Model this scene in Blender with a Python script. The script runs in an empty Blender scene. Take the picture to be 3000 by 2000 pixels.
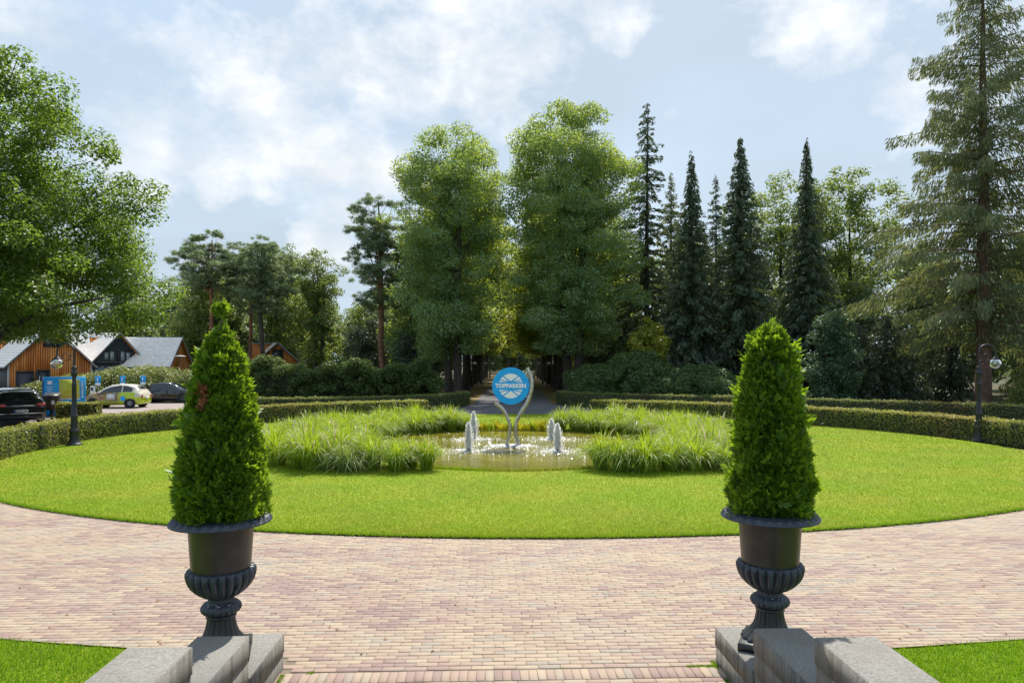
import bpy, math
import numpy as np
from mathutils import Vector

# ------------------------------------------------------------------ camera, sky, sun, exposure
sc = bpy.context.scene
COL = sc.collection
EYE = 2.8                       # eye height above the forecourt, metres
FPX = 2000.0                    # focal length in pixels of a 3000 px wide picture (24 mm lens)
cam_d = bpy.data.cameras.new('camera'); cam = bpy.data.objects.new('camera', cam_d); COL.objects.link(cam)
cam.location = (0, 0, EYE); cam.rotation_euler = (math.radians(90), 0, 0)
cam_d.sensor_width = 36; cam_d.lens = 24; cam_d.shift_y = 62/3000
cam_d.clip_start = 0.1; cam_d.clip_end = 3000
sc.camera = cam

SUN_AZ, SUN_EL = math.radians(11), math.radians(54)      # azimuth clockwise from +Y
sun_d = bpy.data.lights.new('sun', 'SUN'); sun = bpy.data.objects.new('sun', sun_d); COL.objects.link(sun)
sun_d.energy = 3.9; sun_d.angle = math.radians(0.6); sun_d.color = (1.0, 0.94, 0.84)
sdir = Vector((math.sin(SUN_AZ)*math.cos(SUN_EL), math.cos(SUN_AZ)*math.cos(SUN_EL), math.sin(SUN_EL)))
sun.rotation_euler = (-sdir).to_track_quat('-Z', 'Y').to_euler(); sun.location = (20, 40, 60)

vs = sc.view_settings
vs.view_transform = 'Standard'; vs.look = 'None'; vs.gamma = 1; vs.exposure = 0.82; vs.use_curve_mapping = False
cy = sc.cycles
cy.max_bounces = 8; cy.diffuse_bounces = 5; cy.glossy_bounces = 3; cy.transmission_bounces = 5
cy.transparent_max_bounces = 10; cy.caustics_reflective = False; cy.caustics_refractive = False
cy.use_denoising = True; cy.sample_clamp_indirect = 6
try: cy.denoiser = 'OPENIMAGEDENOISE'
except Exception: pass

class N:
    """small node-tree helper"""
    def __init__(s, tree):
        s.t = tree; tree.nodes.clear()
    def __call__(s, typ, _in=None, **kw):
        n = s.t.nodes.new(typ)
        for k, v in kw.items(): setattr(n, k, v)
        for k, v in (_in or {}).items():
            i = n.inputs[k]
            if isinstance(v, bpy.types.NodeSocket): s.t.links.new(v, i)
            elif isinstance(v, bpy.types.Node): s.t.links.new(v.outputs[0], i)
            else: i.default_value = v
        return n
    def ramp(s, fac, stops, interp='LINEAR'):
        n = s.t.nodes.new('ShaderNodeValToRGB'); s.t.links.new(fac, n.inputs[0]); n.color_ramp.interpolation = interp
        e = n.color_ramp.elements
        while len(e) < len(stops): e.new(0.5)
        for q, (p, c) in zip(e, stops):
            q.position = p; q.color = (c if len(c) == 4 else (*c, 1)) if not isinstance(c, (int, float)) else (c, c, c, 1)
        return n.outputs[0]
    def mix(s, fac, a, b, mode='MIX'):
        n = s.t.nodes.new('ShaderNodeMix'); n.data_type = 'RGBA'; n.blend_type = mode
        for i, v in ((0, fac), (6, a), (7, b)):
            if isinstance(v, bpy.types.NodeSocket): s.t.links.new(v, n.inputs[i])
            elif isinstance(v, (int, float)): n.inputs[i].default_value = v if i == 0 else (v, v, v, 1)
            else: n.inputs[i].default_value = (*v, 1) if len(v) == 3 else v
        return n.outputs[2]
    def math(s, op, a, b=0.0, clamp=False):
        n = s.t.nodes.new('ShaderNodeMath'); n.operation = op; n.use_clamp = clamp
        for i, v in ((0, a), (1, b)):
            if isinstance(v, bpy.types.NodeSocket): s.t.links.new(v, n.inputs[i])
            else: n.inputs[i].default_value = v
        return n.outputs[0]
    def vmath(s, op, a, b=None):
        n = s.t.nodes.new('ShaderNodeVectorMath'); n.operation = op
        for i, v in ((0, a), (1, b)):
            if v is None: continue
            if isinstance(v, bpy.types.NodeSocket): s.t.links.new(v, n.inputs[i])
            else: n.inputs[i].default_value = v
        return n
    def noise(s, vec, scale, detail=4, rough=0.55):
        return s('ShaderNodeTexNoise', {'Vector': vec, 'Scale': scale, 'Detail': detail, 'Roughness': rough})

world = bpy.data.worlds.new('World'); sc.world = world; world.use_nodes = True
n = N(world.node_tree)
sky = n('ShaderNodeTexSky', sky_type='NISHITA', sun_disc=False, sun_elevation=SUN_EL, sun_rotation=SUN_AZ,
        air_density=1.0, dust_density=2.2, ozone_density=1.0)
dirv = n('ShaderNodeTexCoord').outputs['Generated']
dist = n.vmath('SCALE', n.vmath('SUBTRACT', n.noise(dirv, 7.0, 9, 0.62).outputs['Color'], (0.5, 0.5, 0.5)).outputs[0])
dist.inputs['Scale'].default_value = 0.13
d2 = n.vmath('NORMALIZE', n.vmath('ADD', dirv, dist.outputs[0]).outputs[0]).outputs[0]
zc = n.math('ADD', n.math('MAXIMUM', n('ShaderNodeSeparateXYZ', {0: dirv}).outputs['Z'], 0.0), 0.16)
plane = n('ShaderNodeVectorMath', operation='DIVIDE', _in={0: dirv, 1: n('ShaderNodeCombineXYZ', {0: zc, 1: zc, 2: zc})}).outputs[0]
veil = n.ramp(n.noise(plane, 0.85, 6, 0.5).outputs['Fac'], [(0.38, 0.0), (0.66, 1.0)])
# thin high haze whitens the blue; more cloud stands over the left half of the view
def sdot(v): return n.vmath('DOT_PRODUCT', d2, v).outputs['Value']
def pxdir(px, py):
    v = Vector(((px-1500)/FPX, 1, -(py-1062)/FPX)); v.normalize(); return tuple(v)
CLOUDS = [(640, 375, 4.2, .85), (770, 395, 4.4, .95), (700, 285, 3.0, .6), (440, 360, 4.5, .8), (520, 300, 3.0, .5), (960, 455, 3.6, .95), (1070, 440, 4.0, .9), (1190, 190, 5.5, .9), (1120, 30, 6, .75),
          (1340, 120, 5.5, .95), (1245, 300, 3.2, .8), (1565, 190, 3.4, 1.0), (1605, 245, 2.8, .95), (1440, 305, 3.4, 1.0), (1500, 255, 2.6, .9), (1500, -20, 6, .9), (1750, -10, 4, .7), (1000, 10, 4, .8), (950, 690, 3.4, .75),
          (2400, -40, 6, .7), (2980, 60, 8, .6), (2300, 60, 4, .4), (60, 120, 6, .45), (300, 60, 6, .4), (780, 130, 7, .45), (560, 60, 6, .35),
          (-500, 300, 9, .6), (3600, 250, 10, .6), (600, -500, 12, .6), (2300, -700, 14, .6), (-1500, 500, 10, .7), (5200, 400, 11, .7)]
puff = None
for px, py, r, w in CLOUDS:
    r = r*1.45
    m = n('ShaderNodeMapRange', {'Value': sdot(pxdir(px, py)), 'From Min': math.cos(math.radians(r)), 'From Max': math.cos(math.radians(r*0.1)), 'To Min': 0.0, 'To Max': w}, interpolation_type='SMOOTHSTEP').outputs[0]
    puff = m if puff is None else n.math('MAXIMUM', puff, m)
fbm = n.noise(n('ShaderNodeMapping', {'Vector': dirv, 'Scale': (1, 1, 1.5)}).outputs[0], 8.0, 10, 0.62).outputs['Fac']
puff = n.ramp(n.math('ADD', n.math('MULTIPLY', puff, 0.76), n.math('MULTIPLY', n.math('SUBTRACT', fbm, 0.5), 2.3)), [(0.30, 0.0), (1.0, 1.0)])
shade = n.ramp(n.noise(d2, 9.0, 6, 0.5).outputs['Fac'], [(0.36, 0.0), (0.6, 1.0)])
horizon = n.ramp(n('ShaderNodeSeparateXYZ', {0: dirv}).outputs['Z'], [(0.0, 0.85), (0.5, 0.3)])
base = n.mix(horizon, n.mix(0.75, sky.outputs[0], (3.15, 4.25, 5.6)), (3.95, 4.7, 5.4))
col = n.mix(n.math('MULTIPLY', veil, 0.55), base, (2.95, 3.5, 4.05))
col = n.mix(n.math('MULTIPLY', puff, 0.92), col, n.mix(shade, (4.9, 5.15, 5.4), (6.9, 6.85, 6.8)))
bg = n('ShaderNodeBackground', {'Color': col, 'Strength': 0.1})
n('ShaderNodeOutputWorld', {'Surface': bg})

# ------------------------------------------------------------------ helpers
def put(px, py, d):             # a point seen at that pixel, d metres in front of the lens
    return ((px-1500)*d/FPX, d, EYE-(py-1062)*d/FPX)
def rng(seed): return np.random.default_rng(seed)
def unit(v): return v/np.maximum(np.linalg.norm(v, axis=-1, keepdims=True), 1e-9)

def mesh_obj(name, V, Fs, mat, parent=None, smooth=False, tone=None):
    V = np.ascontiguousarray(V, dtype=np.float32)
    me = bpy.data.meshes.new(name)
    me.vertices.add(len(V)); me.vertices.foreach_set('co', V.ravel())
    Fs = [np.asarray(f, dtype=np.int32) for f in Fs if len(f)]
    lens = np.concatenate([np.full(len(f), f.shape[1], dtype=np.int32) for f in Fs])
    idx = np.concatenate([f.ravel() for f in Fs])
    me.loops.add(len(idx)); me.loops.foreach_set('vertex_index', idx)
    me.polygons.add(len(lens)); me.polygons.foreach_set('loop_start', np.concatenate([[0], np.cumsum(lens)[:-1]]).astype(np.int32))
    if smooth: me.polygons.foreach_set('use_smooth', np.ones(len(lens), dtype=bool))
    me.update(calc_edges=True)
    if tone is not None:
        a = me.attributes.new('tone', 'FLOAT', 'FACE'); a.data.foreach_set('value', np.asarray(tone, dtype=np.float32))
    if mat: me.materials.append(mat)
    o = bpy.data.objects.new(name, me); COL.objects.link(o)
    if parent: o.parent = parent
    return o

class G:
    """collects geometry, then builds one mesh object"""
    def __init__(s): s.V = []; s.F = {3: [], 4: []}; s.n = 0
    def add(s, V, F):
        F = np.asarray(F); V = np.asarray(V, dtype=float)
        s.F.setdefault(F.shape[1], []).append(F+s.n); s.V.append(V); s.n += len(V); return s
    def box(s, c, size, rz=0.0, tilt=0.0):
        h = np.array(size)/2.0
        v = np.array([[x, y, z] for z in (-1, 1) for y in (-1, 1) for x in (-1, 1)], dtype=float)*h
        if tilt: ct, st = math.cos(tilt), math.sin(tilt); v = v @ np.array([[ct, 0, st], [0, 1, 0], [-st, 0, ct]]).T
        if rz: cc, ss = math.cos(rz), math.sin(rz); v = v @ np.array([[cc, -ss, 0], [ss, cc, 0], [0, 0, 1]]).T
        return s.add(v+np.array(c), [[0, 2, 3, 1], [4, 5, 7, 6], [0, 1, 5, 4], [2, 6, 7, 3], [0, 4, 6, 2], [1, 3, 7, 5]])
    def cbox(s, c, size, b=0.015):       # box with a chamfered upper edge
        x, y, z = np.array(size)/2.0; cx, cy_, cz = c
        def ring(i, zz): return [[-x+i, -y+i, zz], [x-i, -y+i, zz], [x-i, y-i, zz], [-x+i, y-i, zz]]
        v = np.array(ring(0, -z)+ring(0, z-b)+ring(b, z))+np.array(c)
        f = [[3, 2, 1, 0], [8, 9, 10, 11]]
        for o in (0, 4):
            for k in range(4): j = (k+1) % 4; f.append([o+k, o+j, o+4+j, o+4+k])
        return s.add(v, f)
    def tube(s, path, rad, n=8, cap=True):
        P = np.asarray(path, dtype=float); m = len(P); r = np.broadcast_to(np.asarray(rad, dtype=float), (m,))
        T = unit(np.gradient(P, axis=0)); ref = np.array([0.31, 0.17, 0.93]) if abs(T[0][2]) < 0.9 else np.array([1.0, 0.1, 0])
        A = unit(np.cross(T, ref)); B = np.cross(T, A)
        a = np.linspace(0, 2*np.pi, n, endpoint=False)
        V = P[:, None] + r[:, None, None]*(A[:, None]*np.cos(a)[None, :, None] + B[:, None]*np.sin(a)[None, :, None])
        i = np.arange(m-1)[:, None]*n; k = np.arange(n)[None]; k2 = (k+1) % n
        F = np.stack([i+k, i+k2, i+n+k2, i+n+k], -1).reshape(-1, 4)
        s.add(V.reshape(-1, 3), F)
        if cap:
            for e in (0, m-1):
                c = V[e]; s.add(np.vstack([c, P[e]]), [[j, (j+1) % n, n] for j in range(n)])
        return s
    def lathe(s, prof, n=32, mod=None, c=(0, 0, 0)):
        prof = np.asarray(prof, dtype=float); m = len(prof); a = np.linspace(0, 2*np.pi, n, endpoint=False)
        r = np.repeat(prof[:, :1], n, 1); z = np.repeat(prof[:, 1:2], n, 1)
        if mod is not None: r, z = mod(r, z, a[None], np.arange(m)[:, None])
        V = np.stack([r*np.cos(a), r*np.sin(a), z], -1).reshape(-1, 3)+np.array(c)
        i = np.arange(m-1)[:, None]*n; k = np.arange(n)[None]; k2 = (k+1) % n
        return s.add(V, np.stack([i+k, i+k2, i+n+k2, i+n+k], -1).reshape(-1, 4))
    def poly(s, pts): 
        p = np.asarray(pts, dtype=float); return s.add(p, [list(range(len(p)))])
    def slab(s, pts2, z0, z1):          # horizontal polygon extruded from z0 to z1
        p = np.asarray(pts2, dtype=float); m = len(p)
        V = np.vstack([np.c_[p, np.full(m, z0)], np.c_[p, np.full(m, z1)]])
        s.add(V, [[k, (k+1) % m, m+(k+1) % m, m+k] for k in range(m)])
        s.F.setdefault(m, []).append(np.array([list(range(m, 2*m))])+s.n-2*m); return s
    def build(s, name, mat, parent=None, smooth=False):
        return mesh_obj(name, np.vstack(s.V), [np.vstack(f) for f in s.F.values() if f], mat, parent, smooth)

def tag(o, label=None, cat=None, group=None, kind=None):
    for k, v in (('label', label), ('category', cat), ('group', group), ('kind', kind)):
        if v: o[k] = v
    return o
def thing(name, label, cat, loc=(0, 0, 0), rz=0.0, group=None):
    o = bpy.data.objects.new(name, None); COL.objects.link(o); o.empty_display_size = 0.2
    o.location = loc; o.rotation_euler = (0, 0, rz); return tag(o, label, cat, group)
def copy_tree(o, parent=None):
    c = o.copy(); COL.objects.link(c); c.parent = parent
    for ch in o.children: copy_tree(ch, c)
    return c
def place(o, loc, rz=0.0, s=1.0, label=None, group=None):
    o.location = loc; o.rotation_euler = (0, 0, rz); o.scale = (s, s, s) if isinstance(s, (int, float)) else s
    if label: o['label'] = label
    if group: o['group'] = group
    return o

# ------------------------------------------------------------------ materials
def newmat(name):
    m = bpy.data.materials.new(name); m.use_nodes = True; return m, N(m.node_tree)
def plain(name, c, rough=0.5, metal=0.0, var=0.12, scale=6.0, bump=0.0, bscale=40.0, spec=0.5, coat=0.0):
    m, n = newmat(name); tc = n('ShaderNodeTexCoord').outputs['Object']
    f = n.noise(tc, scale, 5).outputs['Fac']
    c0 = tuple(x*(1-var) for x in c); c1 = tuple(min(1, x*(1+var)) for x in c)
    col = n.ramp(f, [(0.3, c0), (0.7, c1)])
    p = n('ShaderNodeBsdfPrincipled', {'Base Color': col, 'Roughness': rough, 'Metallic': metal, 'Specular IOR Level': spec, 'Coat Weight': coat, 'Coat Roughness': 0.05})
    if bump:
        b = n('ShaderNodeBump', {'Height': n.noise(tc, bscale, 4).outputs['Fac'], 'Strength': bump, 'Distance': 0.01}); n.t.links.new(b.outputs[0], p.inputs['Normal'])
    n('ShaderNodeOutputMaterial', {'Surface': p}); return m
def leafmat(name, dark, light, trans, tmix=0.42, gloss=0.05, grough=0.42, extra=None, escale=0.5, elo=0.55, ehi=0.7, vscale=0.6):
    m, n = newmat(name)
    ri = n('ShaderNodeNewGeometry').outputs['Random Per Island']
    tc = n('ShaderNodeTexCoord').outputs['Object']
    big = n.noise(tc, vscale, 3).outputs['Fac']
    f = n.math('ADD', n.math('MULTIPLY', ri, 0.6), n.math('MULTIPLY', n.math('SUBTRACT', big, 0.3), 1.0), True)
    col = n.ramp(f, [(0.0, dark), (1.0, light)])
    tcol = n.mix(f, tuple(x*0.75 for x in trans), trans)
    if extra is not None:
        e = n.ramp(n.math('ADD', n.math('MULTIPLY', n.noise(tc, escale, 3).outputs['Fac'], 0.85), n.math('MULTIPLY', ri, 0.15)), [(elo, 0.0), (ehi, 1.0)])
        col = n.mix(e, col, extra); tcol = n.mix(e, tcol, tuple(min(1, x*1.25) for x in extra))
    d = n('ShaderNodeBsdfDiffuse', {'Color': col}); t = n('ShaderNodeBsdfTranslucent', {'Color': tcol})
    mx = n('ShaderNodeMixShader', {0: tmix, 1: d, 2: t})
    g = n('ShaderNodeBsdfGlossy', {'Color': (1, 1, 1, 1), 'Roughness': grough})
    mx2 = n('ShaderNodeMixShader', {0: gloss, 1: mx, 2: g})
    n('ShaderNodeOutputMaterial', {'Surface': mx2}); return m

M = {}
M['oak'] = leafmat('oak leaves', (0.0424, 0.0813, 0.014), (0.0953, 0.1518, 0.0266), (0.3226, 0.4964, 0.0496), gloss=.025, vscale=.35)
M['avenue'] = leafmat('avenue leaves', (0.1086, 0.2059, 0.1081), (0.2153, 0.337, 0.1632), (0.5465, 0.6679, 0.0759), tmix=.44, gloss=.03, vscale=.3)
M['maple'] = leafmat('yellow maple leaves', (0.18, 0.216, 0.036), (0.36, 0.372, 0.06), (0.552, 0.552, 0.048), gloss=.02)
M['light_leaf'] = leafmat('light leaves', (0.0978, 0.1552, 0.0506), (0.184, 0.2645, 0.0822), (0.374, 0.462, 0.077), gloss=.03, vscale=.3)
M['far_leaf'] = leafmat('far leaves', (0.1169, 0.1718, 0.099), (0.22, 0.2888, 0.1485), (0.3696, 0.4488, 0.1188), gloss=.03, extra=(.24, .16, .04), escale=.07, elo=.62, ehi=.7, vscale=.2)  # brighter leaf colour stands in for haze over the distance
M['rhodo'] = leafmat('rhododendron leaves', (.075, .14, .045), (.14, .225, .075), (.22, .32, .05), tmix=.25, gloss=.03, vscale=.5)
M['rhodo_light'] = leafmat('sunlit rhododendron leaves', (0.138, 0.1782, 0.046), (0.276, 0.3105, 0.0862), (0.374, 0.418, 0.066), tmix=.35, gloss=.05, vscale=.6)  # lighter, yellower rhododendron leaves, sunlight put into the colour
M['laurel'] = leafmat('laurel leaves', (.065, .115, .035), (.125, .185, .055), (.25, .33, .05), tmix=.28, gloss=.02, vscale=.5)
M['avenue_back'] = leafmat('sunlit avenue leaves', (.11, .18, .05), (.21, .30, .085), (.56, .62, .06), tmix=.45, gloss=.02, vscale=.3)  # avenue leaves again, brightened and yellowed to paint in sunlight
M['holly'] = leafmat('holly leaves', (.045, .105, .048), (.09, .175, .08), (.16, .27, .06), tmix=.25, gloss=.04, vscale=.6)
M['spruce'] = leafmat('dark spruce needles', (0.0547, 0.0912, 0.056), (0.1277, 0.1733, 0.091), (0.18, 0.234, 0.072), tmix=.25, gloss=.03, vscale=.3)
M['spruce_grey'] = leafmat('grey green spruce needles', (0.0949, 0.1296, 0.061), (0.2072, 0.2504, 0.109), (0.3461, 0.3807, 0.1038), tmix=.32, gloss=.03, vscale=.25, extra=(.20, .19, .06), escale=.25, elo=.58, ehi=.72)
M['pine'] = leafmat('pine needles', (0.121, 0.1938, 0.1199), (0.2422, 0.3269, 0.1727), (0.3732, 0.4664, 0.1399), tmix=.28, gloss=.03, vscale=.3)
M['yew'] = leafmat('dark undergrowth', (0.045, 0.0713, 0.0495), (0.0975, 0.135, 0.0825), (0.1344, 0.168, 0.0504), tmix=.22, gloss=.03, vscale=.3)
M['thuja'] = leafmat('thuja sprays', (.030, .095, .014), (.135, .275, .028), (.40, .60, .022), tmix=.42, gloss=.02, vscale=5.0)
M['thuja_dead'] = leafmat('dead thuja sprays', (.30, .13, .05), (.50, .25, .12), (.45, .22, .09), gloss=.02)
M['hedge'] = leafmat('clipped hedge leaves', (0.12, 0.162, 0.0312), (0.3, 0.33, 0.072), (0.572, 0.572, 0.088), tmix=.38, gloss=.03, extra=(.38, .27, .075), escale=.22, elo=.48, ehi=.72, vscale=1.2)
M['hedge_dark'] = leafmat('far hedge leaves', (0.0759, 0.1173, 0.0345), (0.1725, 0.2208, 0.0621), (0.3795, 0.4175, 0.0759), tmix=.33, gloss=.03, extra=(.20, .12, .045), escale=.3, elo=.56, ehi=.75, vscale=1.0)
M['fgrass'] = leafmat('fountain grass blades', (.115, .205, .015), (.31, .40, .035), (.56, .72, .025), tmix=.46, gloss=.03, vscale=.9)
M['fgrass_grey'] = leafmat('blue grey grass blades', (.115, .18, .045), (.26, .33, .10), (.42, .54, .08), tmix=.40, gloss=.03, vscale=.9)
M['plume'] = leafmat('grass seed heads', (.40, .36, .22), (.60, .54, .38), (.6, .52, .34), tmix=.4, gloss=.02)
M['reed'] = leafmat('yellow marsh plants', (.26, .26, .02), (.48, .44, .03), (.65, .60, .03), gloss=.02)
M['blade'] = leafmat('lawn blades', (.105, .19, .005), (.215, .315, .012), (.385, .55, .008), tmix=.42, gloss=.02, vscale=.6, extra=(.30, .31, .035), escale=.45, elo=.44, ehi=.60)
M['blade_near'] = leafmat('near lawn blades', (.075, .165, .006), (.165, .29, .016), (.31, .54, .010), tmix=.42, gloss=.02, vscale=1.5)
M['bark'] = plain('bark', (.055, .045, .036), .9, var=.5, scale=5, bump=.8, bscale=12)
M['bark_pine'] = plain('orange pine bark', (.20, .10, .055), .9, var=.5, scale=2.5, bump=.8, bscale=10)
M['bark_spruce'] = plain('reddish spruce bark', (.15, .085, .06), .9, var=.45, scale=3, bump=.9, bscale=9)
M['inner'] = plain('painted shade inside foliage', (.028, .035, .014), .95, var=.4, scale=8)  # near-black core colour stands for the shade deep between leaves
M['iron'] = plain('black painted cast iron', (.022, .024, .028), .38, var=.35, scale=9, bump=.15, bscale=60)
M['iron_blue'] = plain('blue grey cast iron', (.030, .039, .055), .42, var=.45, scale=14, bump=.5, bscale=45)
M['iron_brown'] = plain('brown black cast iron', (.034, .028, .024), .33, var=.4, scale=6, bump=.2, bscale=50)
M['lamp_iron'] = plain('lamp post paint', (.014, .017, .022), .5, var=.2)
M['steel'] = plain('stainless tube', (.45, .43, .385), .30, metal=.85, var=.25, scale=8)
M['soil'] = plain('dark soil', (.035, .026, .018), .95, var=.5, scale=14, bump=1, bscale=40)
M['white_paint'] = plain('white paint', (.74, .75, .76), .5, var=.05)
M['grey_trim'] = plain('grey trim', (.36, .39, .41), .5, var=.08)
M['dark_frame'] = plain('anthracite frame', (.030, .034, .040), .45, var=.15)
M['dark_wall'] = plain('anthracite cladding', (.05, .055, .065), .6, var=.2)
M['black_paint'] = plain('black car paint', (.008, .009, .012), .12, var=.1, coat=1.0)
M['silver_paint'] = plain('silver car paint', (.35, .38, .41), .25, metal=.5, var=.05, coat=.8)
M['tyre'] = plain('tyre rubber', (.018, .018, .018), .85, var=.2)
M['rim'] = plain('wheel rim', (.45, .46, .48), .3, metal=.7, var=.1)
M['rim_dark'] = plain('dark wheel rim', (.12, .12, .13), .3, metal=.7, var=.1)
M['chrome'] = plain('chrome strip', (.75, .77, .8), .15, metal=1.0, var=.05)
M['tail_red'] = plain('tail light', (.42, .03, .03), .2, var=.2, coat=1)
M['plate'] = plain('number plate', (.72, .73, .72), .4, var=.03)
M['plate_blue'] = plain('plate band', (.02, .06, .30), .4, var=.03)
M['ink'] = plain('black print', (.02, .02, .022), .5, var=.05)
M['blue_sign'] = plain('cyan blue sign paint', (.0, .40, .92), .45, var=.04, scale=3)
M['blue_board'] = plain('blue board paint', (.0, .33, .78), .4, var=.05, scale=2)
M['blue_edge'] = plain('dark blue board edge', (.01, .08, .26), .4, var=.05)
M['sign_white'] = plain('white print', (.92, .93, .94), .5, var=.02)
M['render_white'] = plain('white render', (.62, .65, .68), .7, var=.06)
M['foam'] = leafmat('white water foam', (.86, .87, .88), (.92, .93, .94), (.98, .98, .98), tmix=.68, gloss=.06, grough=.2)
M['bird'] = plain('dark feathers', (.03, .025, .022), .7, var=.3)
M['beak'] = plain('beak', (.5, .25, .03), .5)
M['bin'] = plain('dark bin', (.03, .026, .024), .45, var=.2)
M['metal_grey'] = plain('galvanised pole', (.32, .33, .34), .4, metal=.6, var=.1)

def mat_stone():
    m, n = newmat('weathered grey stone'); tc = n('ShaderNodeTexCoord').outputs['Object']
    f = n.noise(tc, 60, 3, .7).outputs['Fac']; b = n.noise(tc, 3.0, 5).outputs['Fac']
    col = n.ramp(f, [(.30, (.12, .115, .105)), (.62, (.255, .245, .225))])
    col = n.mix(n.math('MULTIPLY', n.ramp(b, [(.42, 0.), (.7, 1.)]), .55), col, (.155, .14, .12))
    # rain streaks running down the vertical faces
    st = n.noise(n('ShaderNodeMapping', {'Vector': tc, 'Scale': (14, 14, .7)}).outputs[0], 1.0, 5).outputs['Fac']
    up = n('ShaderNodeSeparateXYZ', {0: n('ShaderNodeNewGeometry').outputs['True Normal']}).outputs['Z']
    side = n.math('SUBTRACT', 1.0, n.math('ABSOLUTE', up), True)
    col = n.mix(n.math('MULTIPLY', side, n.ramp(st, [(.45, 0.), (.66, .75)])), col, (.075, .07, .06))
    p = n('ShaderNodeBsdfPrincipled', {'Base Color': col, 'Roughness': .85})
    bm = n('ShaderNodeBump', {'Height': f, 'Strength': .5, 'Distance': .006}); n.t.links.new(bm.outputs[0], p.inputs['Normal'])
    n('ShaderNodeOutputMaterial', {'Surface': p}); return m
M['stone'] = mat_stone()

def mat_brick():
    m, n = newmat('mixed clay bricks'); tc = n('ShaderNodeNewGeometry').outputs['Position']
    t = n('ShaderNodeAttribute', attribute_name='tone').outputs['Fac']
    col = n.ramp(t, [(0., (.235, .158, .142)), (.14, (.262, .178, .152)), (.30, (.298, .210, .168)), (.46, (.322, .236, .178)), (.62, (.345, .262, .190)), (.8, (.372, .290, .205)), (.92, (.305, .25, .195)), (1., (.265, .225, .185))])
    g = n.noise(tc, 45, 5, .65).outputs['Fac']; b = n.noise(tc, .8, 4).outputs['Fac']
    col = n.mix(.8, col, n.ramp(g, [(.25, (.85, .85, .85)), (.75, (1.2, 1.2, 1.2))]), 'MULTIPLY')
    col = n.mix(n.ramp(b, [(.48, 0.), (.72, .28)]), col, (.36, .32, .28))
    p = n('ShaderNodeBsdfPrincipled', {'Base Color': col, 'Roughness': .82})
    bm = n('ShaderNodeBump', {'Height': g, 'Strength': .35, 'Distance': .004}); n.t.links.new(bm.outputs[0], p.inputs['Normal'])
    n('ShaderNodeOutputMaterial', {'Surface': p}); return m
M['brick'] = mat_brick()

def ground(name, stops, scale, bump=.5, bscale=30, big=None, bigscale=.15, rough=.9):
    m, n = newmat(name); tc = n('ShaderNodeNewGeometry').outputs['Position']
    f = n.noise(tc, scale, 8, .65).outputs['Fac']
    col = n.ramp(f, stops)
    if big: col = n.mix(n.ramp(n.noise(tc, bigscale, 5).outputs['Fac'], [(.42, 0.), (.62, .8)]), col, big)
    p = n('ShaderNodeBsdfPrincipled', {'Base Color': col, 'Roughness': rough, 'Specular IOR Level': .25})
    bm = n('ShaderNodeBump', {'Height': n.noise(tc, bscale, 6, .7).outputs['Fac'], 'Strength': bump, 'Distance': .03}); n.t.links.new(bm.outputs[0], p.inputs['Normal'])
    n('ShaderNodeOutputMaterial', {'Surface': p}); return m
M['lawn'] = ground('lawn turf', [(.30, (.105, .19, .004)), (.5, (.16, .255, .006)), (.72, (.21, .295, .010))], 6, .8, 40, (.245, .285, .018), .55)
M['terrain'] = ground('woodland floor', [(.3, (.035, .04, .016)), (.7, (.08, .085, .03))], 3, .6, 12, (.09, .065, .035), .12)
M['asphalt'] = ground('grey road', [(.3, (.085, .085, .095)), (.7, (.135, .13, .14))], 30, .3, 60, (.15, .145, .15), .3)
M['parking'] = ground('pinkish parking pavers', [(.3, (.24, .20, .19)), (.7, (.34, .29, .27))], 12, .3, 30, (.30, .25, .24), .3)
M['verge'] = ground('leaf litter verge', [(.3, (.10, .065, .028)), (.55, (.26, .17, .065)), (.75, (.16, .14, .04))], 5, .8, 20, (.13, .13, .035), .35)
M['sand'] = ground('joint sand', [(.3, (.15, .125, .095)), (.7, (.24, .20, .155))], 30, .3, 60)
M['edge_soil'] = ground('cut turf edge', [(.3, (.02, .02, .008)), (.7, (.05, .05, .016))], 30, .5, 60)

def mat_water():
    m, n = newmat('olive pond water'); tc = n('ShaderNodeNewGeometry').outputs['Position']
    w1 = n.noise(tc, 3.2, 5, .6).outputs['Fac']; w2 = n.noise(n('ShaderNodeMapping', {'Vector': tc, 'Scale': (1, 1.6, 1)}).outputs[0], 9.0, 4, .6).outputs['Fac']
    h = n.math('ADD', n.math('MULTIPLY', w1, .6), n.math('MULTIPLY', w2, .55))
    col = n.ramp(n.noise(tc, .8, 4).outputs['Fac'], [(.35, (.105, .10, .008)), (.65, (.18, .165, .016))])
    p = n('ShaderNodeBsdfPrincipled', {'Base Color': col, 'Roughness': .10, 'IOR': 1.33, 'Specular IOR Level': .13})
    b = n('ShaderNodeBump', {'Height': h, 'Strength': .45, 'Distance': .07}); n.t.links.new(b.outputs[0], p.inputs['Normal'])
    n('ShaderNodeOutputMaterial', {'Surface': p}); return m
M['water'] = mat_water()

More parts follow.
